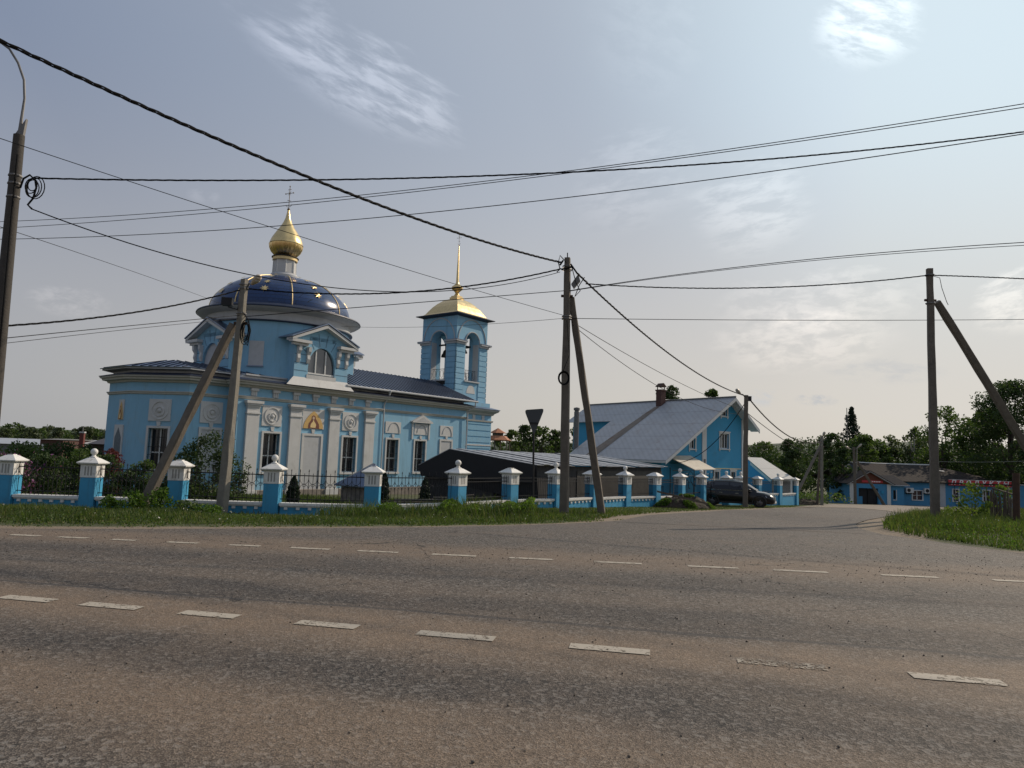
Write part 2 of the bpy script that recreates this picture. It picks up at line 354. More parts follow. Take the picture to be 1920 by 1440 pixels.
def gridmesh(name,X,Y,dz,mat,kind='structure',attrs=None,zf=None):
    ny,nx=X.shape; Z=(zf or hz)(X,Y)+dz; V=np.stack([X,Y,Z],-1).reshape(-1,3)
    i=np.arange(ny-1)[:,None]*nx+np.arange(nx-1)[None]; F=np.stack([i,i+1,i+nx+1,i+nx],-1).reshape(-1,4)
    o=npmesh(name,V,F,mat)
    for k,v in(attrs or {}).items():
        a=o.data.attributes.new(k,'FLOAT','POINT'); a.data.foreach_set('value',np.asarray(v,np.float32).ravel())
    o.data.polygons.foreach_set('use_smooth',[True]*len(o.data.polygons)); tag(o,kind=kind); return o
# asphalt material: dusty bands follow the 'lane' attribute (0 = centre line, 1 = edge line)
m_asph=bpy.data.materials.new('asphalt'); m_asph.use_nodes=True; t=NT(m_asph.node_tree); b=m_asph.node_tree.nodes['Principled BSDF']
geo=t.n('ShaderNodeNewGeometry'); pos=geo.outputs['Position']
la=t.n('ShaderNodeAttribute',attribute_name='lane').outputs['Fac']
mp=t.n('ShaderNodeMapping'); t.l(pos,mp.inputs[0]); mp.inputs['Scale'].default_value=(.25,1.,1.); mp.inputs['Rotation'].default_value=(0,0,R(8))
big=t.noise(mp.outputs[0],1.1,5,.6,.3); med=t.noise(pos,3.,5,.6); lan=t.m('ADD',la,t.m('MULTIPLY_ADD',big,.22,-.11))
def band(c,wd,amp): return t.m('MULTIPLY',t.mr(t.m('ABSOLUTE',t.m('SUBTRACT',lan,c)),wd*.15,wd,1.,0.),amp)
dust=t.m('ADD',t.m('ADD',band(.0,.22,.95),band(1.06,.30,.75)),t.m('ADD',band(-.47,.18,.75),band(.42,.12,.22)),clamp=True)
dust=t.m('MULTIPLY',dust,t.mr(med,.2,.6,.55,1.))
dark=t.m('ADD',band(.27,.16,.72),t.m('ADD',band(.70,.18,.6),band(-.25,.15,.62)),clamp=True)
vor=t.n('ShaderNodeTexVoronoi'); t.l(pos,vor.inputs['Vector']); vor.inputs['Scale'].default_value=120.
vc=t.n('ShaderNodeSeparateColor'); t.l(vor.outputs['Color'],vc.inputs[0])
base=t.mix(t.m('POWER',vc.outputs[0],1.6),(.030,.026,.023),(.175,.150,.126))
vo2=t.n('ShaderNodeTexVoronoi'); t.l(pos,vo2.inputs['Vector']); vo2.inputs['Scale'].default_value=38.; vc2=t.n('ShaderNodeSeparateColor'); t.l(vo2.outputs['Color'],vc2.inputs[0])
base=t.mix(t.m('MULTIPLY',t.mr(vc2.outputs[0],.82,.86),.65),base,(.20,.185,.165))
base=t.mix(t.m('MULTIPLY',t.mr(vc2.outputs[1],.86,.90),.75),base,(.018,.017,.016))
dustc=t.mix(vc.outputs[1],(.10,.072,.048),(.30,.215,.145))
c=t.mix(dark,base,t.mix(1.,base,(.62,.61,.62),'MULTIPLY')); c=t.mix(t.m('MULTIPLY',dust,.72),c,dustc)
blot=t.mr(t.noise(pos,.7,6,.65),.42,.66); c=t.mix(t.m('MULTIPLY',blot,.16),c,dustc)
vo3=t.n('ShaderNodeTexVoronoi',feature='DISTANCE_TO_EDGE'); t.l(t.vm('ADD',pos,t.vm('SCALE',t.noise(pos,1.8,4,.6,0,1),(0,0,0))),vo3.inputs['Vector']); vo3.inputs['Scale'].default_value=.33
dv=t.n('ShaderNodeVectorMath',operation='MULTIPLY_ADD'); t.l(t.noise(pos,2.4,5,.65,0,1),dv.inputs[0]); dv.inputs[1].default_value=(.9,.9,0); t.l(pos,dv.inputs[2]); t.l(dv.outputs[0],vo3.inputs['Vector'])
crk=t.m('MULTIPLY',t.mr(vo3.outputs['Distance'],.002,.007,1.,0.),t.mr(t.noise(pos,.35,2),.52,.58)); c=t.mix(t.m('MULTIPLY',crk,.85),c,(.012,.011,.010))
# tar joint just beyond the centre line
jt=t.mr(t.m('ABSOLUTE',t.m('SUBTRACT',t.m('ADD',la,t.m('MULTIPLY_ADD',big,.06,-.03)),.165)),.004,.014,1.,0.); c=t.mix(t.m('MULTIPLY',jt,.55),c,(.03,.03,.032))
t.l(c,b.inputs['Base Color']); b.inputs['Roughness'].default_value=.82; b.inputs['Specular IOR Level'].default_value=.35
bp=t.n('ShaderNodeBump'); bp.inputs['Strength'].default_value=.45; bp.inputs['Distance'].default_value=.008
t.l(t.m('ADD',vor.outputs['Distance'],t.m('MULTIPLY',vo2.outputs['Distance'],1.2)),bp.inputs['Height']); t.l(bp.outputs[0],b.inputs['Normal'])
# worn road paint
m_paint=bpy.data.materials.new('worn_road_paint'); m_paint.use_nodes=True; t=NT(m_paint.node_tree); b=m_paint.node_tree.nodes['Principled BSDF']
pos=t.n('ShaderNodeNewGeometry').outputs['Position']; n1=t.noise(pos,9.,6,.7); n2=t.noise(pos,90.,3,.6)
c=t.mix(t.mr(t.m('ADD',n1,t.m('MULTIPLY',n2,.35)),.70,.90),(.36,.32,.26),(.15,.125,.095)); t.l(c,b.inputs['Base Color']); b.inputs['Roughness'].default_value=.8
vp=t.n('ShaderNodeTexVoronoi'); t.l(pos,vp.inputs['Vector']); vp.inputs['Scale'].default_value=70.; vq=t.n('ShaderNodeSeparateColor'); t.l(vp.outputs['Color'],vq.inputs[0])
t.l(t.mr(t.m('ADD',t.m('MULTIPLY',vq.outputs[0],.45),t.m('MULTIPLY',n1,.9)),.80,.95,1.,0.),b.inputs['Alpha'])
m_worn=m_paint.copy(); m_worn.name='nearly_gone_road_paint'
for n_ in m_worn.node_tree.nodes:
    if n_.bl_idname=='ShaderNodeMapRange': n_.inputs[1].default_value=.55; n_.inputs[2].default_value=.74
# ground material: grass, soil and sandy shoulder
m_ground=bpy.data.materials.new('ground_soil_and_grass'); m_ground.use_nodes=True; t=NT(m_ground.node_tree); b=m_ground.node_tree.nodes['Principled BSDF']
pos=t.n('ShaderNodeNewGeometry').outputs['Position']; sd=t.n('ShaderNodeAttribute',attribute_name='sand').outputs['Fac']
n1=t.noise(pos,1.3,7,.65); n2=t.noise(pos,14.,5,.7); n3=t.noise(pos,60.,3,.6)
gr=t.mix(t.mr(n1,.3,.7),(.035,.052,.014),(.085,.098,.030)); gr=t.mix(t.m('MULTIPLY',n2,.5),gr,(.06,.045,.022))
sa=t.mix(n2,(.13,.098,.065),(.27,.215,.155)); sa=t.mix(t.mr(n3,.55,.7),sa,(.10,.08,.06))
c=t.mix(t.mr(t.m('ADD',sd,t.m('MULTIPLY_ADD',n1,.5,-.25)),.35,.6),gr,sa); t.l(c,b.inputs['Base Color']); b.inputs['Roughness'].default_value=.95
bp=t.n('ShaderNodeBump'); bp.inputs['Strength'].default_value=.6; bp.inputs['Distance'].default_value=.05; t.l(n2,bp.inputs['Height']); t.l(bp.outputs[0],b.inputs['Normal'])
# side street edges
sl=[G(*p)[:2] for p in[(1150,979),(1215,966.5),(1300,961),(1380,956.5),(1460,953.5),(1540,951.5),(1600,950.5)]]
sr=[G(*p)[:2] for p in[(1655,1003),(1612,992),(1604,984),(1625,976),(1665,969),(1712,964),(1760,961)]]
def resamp(P,n):
    P=np.array(P,float); d=np.r_[0,np.cumsum(np.hypot(*np.diff(P,axis=0).T))]; q=np.linspace(0,d[-1],n)
    return np.stack([np.interp(q,d,P[:,0]),np.interp(q,d,P[:,1])],1)
SLs,SRs=resamp(sl,70),resamp(sr,70)
ssfoot=[tuple(p) for p in SLs]+[tuple(p) for p in SRs[::-1]]
yard=[G(*p)[:2] for p in[(1500,951),(1560,946),(1690,948.5),(1800,951),(1960,955),(1960,963),(1760,962),(1700,966),(1640,972),(1600,955)]]
# ground sheet: fine near the road, coarse to the horizon
gx=np.unique(np.r_[-4000,-1500,-600,-300,-160,np.arange(-100,-30,5),np.arange(-30,40,.5),np.arange(40,110,5),160,300,600,1500,4000]); gy=np.unique(np.r_[-400,-100,-30,np.arange(-12,11,3),np.arange(11,50,.5),np.arange(50,110,2.5),130,170,250,400,800,1600,4000])
X,Y=np.meshgrid(gx,gy)
under=(Y<yfar(X)-.35)|(inpoly(X,Y,ssfoot)&inpoly(X-.4,Y,ssfoot)&inpoly(X+.4,Y,ssfoot))
sand=np.clip(1-(Y-yfar(X))/.9,0,1)*(Y<30)
dmin=np.full(X.shape,99.)
for p in list(SLs[::2])+list(SRs[::2]): dmin=np.minimum(dmin,np.hypot(X-p[0],Y-p[1]))
sand=np.maximum(sand,np.clip(1.15-dmin/1.6,0,1)); sand=np.maximum(sand,inpoly(X,Y,yard)*1.0)
gridmesh('ground',X,Y,0.,m_ground,attrs={'sand':sand},zf=lambda x,y:hz(x,y)-.055*under)
# main road
u=np.r_[-90,-60,-40,np.arange(-30,30.1,.5),40,60,90]; v=np.linspace(0,1,70)
U,V_=np.meshgrid(u,v); Yr=-9+(yfar(U)+9)*V_; gridmesh('main_road',U,Yr,.012,m_asph,attrs={'lane':lane(U,Yr)})
# side street
s_=np.linspace(0,1,26)[None,:,None]; P=SLs[:,None,:]*(1-s_)+SRs[:,None,:]*s_
gridmesh('side_street',P[:,:,0],P[:,:,1],.016,m_asph,attrs={'lane':np.full(P.shape[:2],1.9)+.0*P[:,:,0]})
# gravel yard before the shop
m_gravel=M('pale_gravel',(.20,.165,.13),.95,var=.35,vs=2.,bump=.6,bs=20,stain=(.11,.09,.07),ss=.5,st=.5,coord='Object')
yp=np.array([G(*p) for p in[(1485,951),(1560,945.5),(1690,948.3),(1930,953.5),(1990,957),(1990,964),(1760,963),(1712,966),(1660,958),(1600,953)]])
cy_=yp.mean(0); mb=MB(); 
for i in range(len(yp)):
    a,c_=yp[i],yp[(i+1)%len(yp)]; prev=None
    for k in range(8):
        f0,f1=k/8,(k+1)/8
        q=[cy_+(a-cy_)*f0,cy_+(a-cy_)*f1,cy_+(c_-cy_)*f1,cy_+(c_-cy_)*f0]; q=[(p[0],p[1],float(hz(p[0],p[1]))+.03) for p in q]
        mb.quad(*q)
tag(mb.build('gravel_yard',m_gravel),kind='structure')
# dashes: real sheets of paint 4 mm above the asphalt
def dash(px0,px1,wd,coef,rag=0.):
    x0,x1=px0,px1; mb=MB(); n=14; d=np.array([1,coef[0]])/math.hypot(1,coef[0]); nn=np.array([-d[1],d[0]]); top=[];bot=[]
    for i in range(n+1):
        x=x0+(x1-x0)*i/n; y=np.polyval(coef,x); e=rag*rng.normal(); f=rag*rng.normal(); top.append((x+nn[0]*(wd/2+e),y+nn[1]*(wd/2+e))); bot.append((x-nn[0]*(wd/2+f),y-nn[1]*(wd/2+f)))
    for i in range(n):
        q=[bot[i],bot[i+1],top[i+1],top[i]]; mb.quad(*[(a[0],a[1],float(hz(*a))+.018) for a in q])
    return mb
gi=0
for a,b_ in[(0,95),(153,258),(338,442),(555,668),(782,927),(1070,1224),(1392,1568),(1735,1925),(2110,2320),(2560,2790),(-150,-60),(-300,-210),(-440,-355)]:
    f=lambda px:(lambda d:(CAM+d*(-CH/d[2]))[0])(ray(px,1127+.086*(px-45)+.0000045*(px-45)**2))
    o=dash(f(a),f(b_),.15,pc,.0015).build('centre_line_dash',m_paint if a!=1392 else m_worn); tag(o,kind='structure')
for a,b_ in[(-60,-22),(15,72),(108,162),(209,257),(315,373),(432,490),(547,620),(672,748),(811,893),(955,1037),(1113,1203),(1290,1386),(1453,1557),(1661,1773),(1882,1990),(2110,2225),(2350,2470),(-170,-130),(-290,-245),(-420,-370),(-560,-505)]:
    f=lambda px:(lambda d:(CAM+d*(-CH/d[2]))[0])(ray(px,1006.5+.0405*(px-45)+.0000042*(px-45)**2))
    o=dash(f(a),f(b_),.125,pe,.002).build('edge_line_dash',m_paint); tag(o,kind='structure')
# low wooded hills on the horizon
m_hill=M('far_wooded_hills',(.045,.065,.035),.95,var=.45,vs=.05,coord='Object')
hx=np.linspace(-900,1100,180); hy=np.array([330,380,430,480,540,620,760,900.])
X,Y=np.meshgrid(hx,hy); H=rng.normal(size=X.shape)*.5
Z=-7+sm(Y,330,540)*(15+5*np.sin(X/130.)+7*np.sin(X/57+1.3)*.4+9*sm(X,120,260)*(1-sm(X,330,520)))+H
gridmesh('hills',X,Y,0.,m_hill,zf=lambda x,y:Z)
# ================================================================ CHURCH
CZ=-1.05; CA=R(37.7); CP=(-13.557,36.0)
church=thing('church',(CP[0],CP[1],CZ),'light blue Orthodox church with a round blue starred dome and gold onion cupola','church',rotz=math.pi/2-CA,org=(0,0,CZ))
YC=3.9          # church axis, metres behind the south wall plane
def win(root,fr,a,b,c,d,depth,kind='bars',fw=.11,key=True,name='window'):
    g=MB().quad(fr(a,-depth,c),fr(b,-depth,c),fr(b,-depth,d),fr(a,-depth,d)).build(name,m_glass,root)
    f=MB(); t_=.045
    f.box(fr,a,a+t_,-depth,-depth+.05,c,d).box(fr,b-t_,b,-depth,-depth+.05,c,d).box(fr,a+t_,b-t_,-depth,-depth+.05,d-t_,d).box(fr,a+t_,b-t_,-depth,-depth+.05,c,c+t_)
    mw=(a+b)/2; f.box(fr,mw-.03,mw+.03,-depth,-depth+.055,c+t_,d-t_); zc=c+(d-c)*.42; f.box(fr,a+t_,b-t_,-depth,-depth+.05,zc-.03,zc+.03)
    f.build('frame',m_hwhite,g)
    s=MB()
    s.box(fr,a-fw,a,0,.05,c-.0,d+fw).box(fr,b,b+fw,0,.05,c-.0,d+fw).box(fr,a,b,0,.05,d,d+fw).box(fr,a-fw-.04,b+fw+.04,0,.10,c-.12,c-.002)
    if key: s.prism(fr,[(mw-.07,d+fw+.002),(mw+.07,d+fw+.002),(mw+.11,d+fw+.22),(mw-.11,d+fw+.22)],0,.07)
    s.build('surround',m_white,g)
    if kind=='bars':
        i=MB(); n=6
        for k in range(n+1): u=a+.04+(b-a-.08)*k/n; i.tube([fr(u,-.05,c+.02),fr(u,-.05,d-.02)],.011,4)
        for z in(c+.2,c+.75,c+1.15,d-.45): i.tube([fr(a,-.05,z),fr(b,-.05,z)],.013,4)
        i.build('grille',m_iron,g)
    return g
FA=Fr((-4.36,6.2),(0,-1)); FB=Fr((-4.36,3.73),(1.6,-2.73)); FC=Fr((-2.76,1.0),(1,0)); FD=Fr((0,0),(1,0)); FN=Fr((0,.09),(1,0))
LA,LB,LC=2.47,math.hypot(1.6,2.73),2.06
Z0=-1.3; ZT=4.62
mb=MB()
wB=(1.16,2.21,.15,2.22); w1=(.88,1.86,.15,2.2); w3=(6.12,7.12,.15,2.2); n1=(9.62,10.6,.17,2.2); n2=(12.07,13.05,.17,2.2)
mb.wall(FA,0,LA,Z0,ZT).wall(FB,0,LB,Z0,ZT,[wB],.28).wall(FC,0,LC,Z0,ZT)
mb.quad((-.7,1.0,Z0),(-.7,0,Z0),(-.7,0,ZT),(-.7,1,ZT))
mb.wall(FD,-.7,9.0,Z0,ZT,[w1,w3],.28); mb.quad((9.0,0,Z0),(9.0,.09,Z0),(9.0,.09,ZT),(9.0,0,ZT))
mb.wall(FN,9.0,17.05,Z0,ZT,[n1,n2],.28)
mb.quad((17.05,.09,Z0),(17.05,7.7,Z0),(17.05,7.7,ZT),(17.05,.09,ZT)); mb.quad((17.05,7.7,Z0),(-2.76,7.7,Z0),(-2.76,7.7,ZT),(17.05,7.7,ZT)); mb.quad((-2.76,7.7,Z0),(-4.36,6.2,Z0),(-4.36,6.2,ZT),(-2.76,7.7,ZT))
mb.build('wall',m_blue,church)
PATH=[(-2.76,7.7),(-4.36,6.2),(-4.36,3.73),(-2.76,1.0),(-.7,1.0),(-.7,0),(9.0,0),(9.0,.09),(17.05,.09),(17.05,3.0)]
# cornice, frieze string, plinth
MB().sweep(PATH,[(0,4.50),(.10,4.52),(.14,4.60),(.34,4.64),(.36,4.72),(.45,4.76),(.47,4.83),(0,4.85)]).sweep(PATH,[(0,3.90),(.06,3.93),(.08,4.0),(.12,4.02),(.12,4.06),(0,4.08)]).build('cornice',m_cream,church)
MB().sweep(PATH,[(0,Z0),(.16,Z0),(.15,-.82),(0,-.78)]).build('plinth',m_stone,church)
# skirt roof above the cornice, attic band, upper eaves
MB().sweep(PATH,[(0,4.852),(.50,4.84),(.50,4.87),(.02,5.0)]).build('skirt_roof',m_edge,church)
AT=[(-2.76,7.6),(-4.26,6.1),(-4.26,3.77),(-2.70,1.1),(-.6,1.1),(9.0,.25),(16.95,.25),(16.95,3.)]
MB().sweep([(-2.76,7.6),(-4.26,6.15),(-4.26,3.77),(-2.70,1.1),(.2,1.1),(.2,.6),(2.2,.6)],[(0,4.9),(0,5.12),(.48,5.16),(.48,5.245),(-.3,5.25),(-.3,4.9)]).build('attic_band',m_wgrey,church)
MB().sweep([(5.9,.28),(16.95,.28),(16.95,3.)],[(0,4.9),(0,5.12),(.66,5.16),(.66,5.245),(-.3,5.25),(-.3,4.9)]).build('attic_band',m_wgrey,church)
MB().prism(Fr((0,.22),(1,0)),[(-.7,4.86),(9.0,4.86),(8.7,5.14),(-.4,5.14)],-.3,0).build('attic_band',m_white,church)
def seamroof(mb,e0,e1,r1,r0,step=.42,th=.05,rib=.035):
    """sheet-metal roof plane with standing seams running eave to ridge"""
    e0,e1,r0,r1=map(Vector,(e0,e1,r0,r1)); nrm=(e1-e0).cross(r0-e0).normalized()
    if nrm.z<0: nrm=-nrm
    mb.add([e0,e1,r1,r0,e0-nrm*th,e1-nrm*th,r1-nrm*th,r0-nrm*th],[(0,1,2,3),(7,6,5,4),(0,4,5,1),(1,5,6,2),(2,6,7,3),(3,7,4,0)])
    ax=(e1-e0); L=ax.length; ax.normalize(); up=nrm.cross(ax)
    if up.z<0: up=-up
    up.normalize(); h=(r0-e0).dot(up); a0=(r0-e0).dot(ax); a1=(r1-e0).dot(ax)
    n=int(L/step)
    for k in range(1,n):
        s=L*k/n; 
        f=1.
        if s<a0 and a0>0: f=s/a0
        if s>a1 and a1<L: f=min(f,(L-s)/(L-a1))
        p=e0+ax*s; q=p+up*h*f; w_=ax*.022
        mb.k=1
        if f>.04: mb.add([p-w_,p+w_,p+w_+nrm*rib,p-w_+nrm*rib,q-w_,q+w_,q+w_+nrm*rib,q-w_+nrm*rib],[(0,1,2,3),(7,6,5,4),(0,4,5,1),(1,5,6,2),(2,6,7,3),(3,7,4,0)])
        mb.k=0
ZE,ZR=5.27,5.9
rf=MB(); pk=(-2.3,YC,ZR); E=[(-4.84,6.4,ZE),(-4.84,3.64,ZE),(-2.98,.60,ZE),(2.45,.60,ZE)]
seamroof(rf,E[0],E[1],pk,pk); seamroof(rf,E[1],E[2],pk,pk); seamroof(rf,E[2],E[3],(2.45,YC,ZR),pk)
rf.add([E[0],pk,(-3.,8.2,ZE)],[(0,1,2)]); rf.quad(pk,(2.45,YC,ZR),(2.45,8.3,ZE),(-3,8.2,ZE))
rf.build('roof',[m_navy,m_seam],church)
rf=MB(); NE=(5.9,-.42,5.27); 
seamroof(rf,(5.75,-.42,5.27),(17.6,-.42,5.27),(17.6,YC,6.86),(5.75,YC,6.86),.36)
rf.slab([(17.6,8.2,5.27),(5.75,8.2,5.27),(5.75,YC,6.86),(17.6,YC,6.86)])
rf.build('roof',[m_navy,m_seam],church)
MB().prism(Fr((17.0,0),(0,1)),[(.25,5.0),(7.5,5.0),(YC,6.8)],0,.05).build('gable_end',m_blue,church)
# gutter and downpipes
g=MB().tube([(5.8,-.50,5.19),(17.6,-.50,5.17)],.07,8); g.build('gutter',m_wgrey,church)
MB().tube([(9.15,-.50,5.15),(9.15,-.50,4.95),(9.15,-.12,4.45),(9.15,-.05,4.3),(9.15,-.05,-.7),(9.15,-.2,-.9)],.05,8).build('downpipe',m_wgrey,church)
MB().lathe((9.15,-.5,5.0),[(.05,0),(.13,.14),(.13,.2)],8).build('downpipe_funnel',m_wgrey,church)
MB().tube([(17.35,-.50,5.15),(17.35,-.5,4.9),(17.0,-.08,4.4),(16.98,-.05,-.8)],.05,8).build('downpipe',m_wgrey,church)
# pilasters
for c in(.14,2.75,5.38,8.02):
    p=MB(); p.box(FD,c-.36,c+.36,0,.14,-.8,3.5).box(FD,c-.46,c+.46,0,.22,-1.28,-.8).box(FD,c-.40,c+.40,0,.19,3.16,3.24)
    p.box(FD,c-.38,c+.38,0,.18,3.5,3.6).box(FD,c-.43,c+.43,0,.24,3.6,3.7).box(FD,c-.49,c+.49,0,.29,3.7,3.84); p.build('pilaster',m_white,church)
for k in range(7):
    c=.16+1.28*k; tr=MB(); tr.box(FD,c-.17,c+.17,0,.05,4.10,4.36); 
    for q in(-.11,0,.11): tr.box(FD,c+q-.03,c+q+.03,.05,.075,4.10,4.36)
    tr.box(FD,c-.22,c+.22,0,.14,4.36,4.5); tr.build('triglyph',m_white,church)
# windows and blind niches
for fr,h in((FB,wB),(FD,w1),(FD,w3),(FN,n1),(FN,n2)): win(church,fr,*h,.26)
def blind(fr,a,b,c,d,name='blind_window'):
    q=MB().box(fr,a+.13,b-.13,0,.015,c,d-.13).build(name,m_wgrey,church)
    s=MB().box(fr,a,a+.13,0,.06,c,d).box(fr,b-.13,b,0,.06,c,d).box(fr,a+.13,b-.13,0,.06,d-.13,d); mw=(a+b)/2
    s.prism(fr,[(mw-.07,d+.002),(mw+.07,d+.002),(mw+.12,d+.23),(mw-.12,d+.23)],0,.07); s.build('surround',m_white,q)
blind(FD,3.27,4.67,-1.0,2.3,'blind_doorway'); blind(FC,.62,1.86,.1,2.37); blind(FN,14.4,15.7,.1,2.4)
def medallion(fr,c,z=3.12,s=.6):
    q=MB().box(fr,c-s,c+s*.96,0,.05,z-.54,z+.55).build('medallion_panel',m_white,church)
    o=MB(); ring=[(.44,.05),(.47,.09),(.40,.09),(.37,.05)]
    def disc(mb,prof,cu=c,cz=z,n=28):
        vs=[];N=len(prof)
        for k in range(n):
            t=2*math.pi*k/n; vs+=[fr(cu+r*math.cos(t),w_,cz+r*math.sin(t)) for r,w_ in prof]
        mb.add(vs,[(k*N+j,((k+1)%n)*N+j,((k+1)%n)*N+j+1,k*N+j+1) for k in range(n) for j in range(N-1)])
    disc(o,[(.47,.05),(.47,.085),(.41,.085),(.40,.052)]); disc(o,[(.27,.05),(.26,.09),(.20,.10),(.18,.06),(.001,.07)],cz=z-.06)
    disc(o,[(.11,.07),(.09,.12),(.001,.15)],cz=z-.02)
    for k in range(6): t=k*1.047+.4; disc(o,[(.05,.06),(.03,.10),(.001,.11)],cu=c+.23*math.cos(t),cz=z-.06+.23*math.sin(t),n=10)
    o.build('relief',m_white,q)
medallion(FD,1.32); medallion(FD,6.6); medallion(FC,1.23); medallion(FB,1.70)
def archpanel(fr,a,b,z0=2.6,z1=3.32):
    q=MB().box(fr,a,b,0,.04,z0,z1).build('arched_panel',m_white,church); c=(a+b)/2+.06; r=(b-a)*.36
    o=MB(); pts=[(c+r*math.cos(t),z0+.05+r*1.35*math.sin(t)) for t in np.linspace(0,math.pi*.95,14)]
    for i in range(13): o.tube([fr(pts[i][0],.045,pts[i][1]),fr(pts[i+1][0],.045,pts[i+1][1])],.03,5,False)
    o.build('arch_moulding',m_wgrey,q)
archpanel(FN,9.45,10.75); archpanel(FN,11.98,13.2); archpanel(FN,14.4,15.68)
p=MB().prism(FN,[(11.62,3.38),(13.5,3.38),(13.5,3.46),(12.56,3.90),(11.62,3.46)],0,.22).build('pediment',m_white,church)
MB().prism(FN,[(11.95,3.47),(13.17,3.47),(12.56,3.76)],.222,.225).build('tympanum',m_wgrey,p)
MB().box(FN,11.72,11.84,0,.08,2.3,3.38).box(FN,13.26,13.38,0,.08,2.3,3.38).build('pediment_bracket',m_white,p)
# icons: plain generic robed figure on gold
def icon(fr,c,z0,wd,h,panel=True):
    if panel: MB().box(fr,c-wd*.55,c+wd*.55,0,.04,z0-.02,z0+h*1.12).build('icon_panel',m_white,church)
    arch=[(c-wd/2,z0),(c+wd/2,z0)]+[(c+wd/2*max(0,math.cos(t*math.pi/2))**.8,z0+h*t) for t in np.linspace(.1,1,9)]+[(c-wd/2*max(0,math.cos(t*math.pi/2))**.8,z0+h*t) for t in np.linspace(1,.1,9)[1:]]
    q=MB().prism(fr,arch,.041,.06).build('icon',m_mosg,church)
    MB().prism(fr,[(c+wd*a_,z0+h*b_+.01) for a_,b_ in((-.27,0),(.30,0),(.27,.26),(.17,.44),(.10,.56),(.07,.70),(-.01,.76),(-.09,.70),(-.11,.56),(-.15,.44),(-.25,.28))],.061,.068).build('robe',m_brown,q)
    MB().prism(fr,[(c-wd*.02+wd*.055*math.cos(t),z0+h*.60+h*.09*math.sin(t)) for t in np.linspace(0,6.1,12)],.069,.074).build('face',m_skin,q)
    MB().prism(fr,[(c+wd*a_,z0+h*b_) for a_,b_ in((-.16,.06),(.10,.05),(.13,.22),(.05,.38),(-.07,.38),(-.15,.24))],.069,.073).prism(fr,[(c-wd*.02+wd*.04*math.cos(t),z0+h*.42+h*.06*math.sin(t)) for t in np.linspace(0,6.1,10)],.074,.078).build('lower_figure',m_gold2,q)
icon(FD,3.96,2.58,1.32,.98); icon(FA,1.68,2.62,.5,.9)
q=MB().box(FA,1.12,2.08,0,.05,.0,2.35).build('icon_panel',m_white,church); MB().prism(FA,[(1.25,.1),(1.95,.1),(1.95,1.7),(1.6,2.2),(1.25,1.7)],.051,.06).build('robe',M('blue_grey_mosaic',(.09,.12,.14),.6,var=.4,vs=10),q)
# drum
DC=(4.05,YC)
def dl(mb,prof,n=72,**k): return mb.lathe((DC[0],DC[1],0),prof,n,**k)
dl(MB(),[(4.1,4.9),(4.1,8.40)]).build('drum_wall',m_blue,church,smooth=True)
dl(MB(),[(4.1,8.38),(4.24,8.41),(4.26,8.47),(4.12,8.5),(4.12,8.9)]).build('drum_frieze',m_wgrey,church,smooth=True)
dl(MB(),[(4.10,8.34),(4.28,8.37),(4.28,8.415),(4.1,8.42)]).build('drum_string_course',m_edge,church,smooth=True)
dl(MB(),[(4.12,8.88),(4.3,8.92),(4.6,9.0),(4.70,9.08)]).build('soffit',m_wgrey,church,smooth=True)
dl(MB(),[(4.70,9.075),(4.74,9.10),(4.72,9.16),(4.0,9.42)]).build('dome_eave',m_edge,church,smooth=True)
dz=lambda r:9.32+2.42*math.sqrt(max(0,1-(r/4.06)**2))
rs=[4.06*math.sin(a) for a in np.linspace(math.pi/2,.18,26)]
dl(MB(),[(r,dz(r)) for r in rs],96).build('dome',m_dome,church,smooth=True)
MB_=MB()
for k in range(8):
    th=-math.pi/2+R(19+45*k); mb=MB(); mb.tube([(DC[0]+(r+.012)*math.cos(th),DC[1]+(r+.012)*math.sin(th),dz(r)+.008) for r in rs],.030,6); mb.build('dome_rib',m_gold2,church)
for k in range(8):
    th=-math.pi/2+R(-3.5+45*k)
    for j,(r,s) in enumerate(((3.86,.27),(3.33,.22),(2.55,.18),(1.7,.15))):
        if j==0: r=3.78
        z=dz(r); rad=Vector((math.cos(th),math.sin(th),0)); dr=-2.42/4.06*(r/4.06)/math.sqrt(1-(r/4.06)**2)
        up=Vector((-rad.x,-rad.y,-dr)).normalized(); sd=Vector((-math.sin(th),math.cos(th),0)); nm=sd.cross(up); nm=nm if nm.dot(rad)>0 else -nm
        c=Vector((DC[0],DC[1],0))+rad*r+Vector((0,0,z))+nm*.05; pts=[]
        for i in range(16):
            a=math.pi*i/8; rr=s if i%2==0 else s*.42; pts.append(c+(up*math.cos(a)+sd*math.sin(a))*rr)
        MB().add([c+nm*.03]+pts,[(0,i+1,(i+1)%16+1) for i in range(16)]).build('star',m_gold,church)
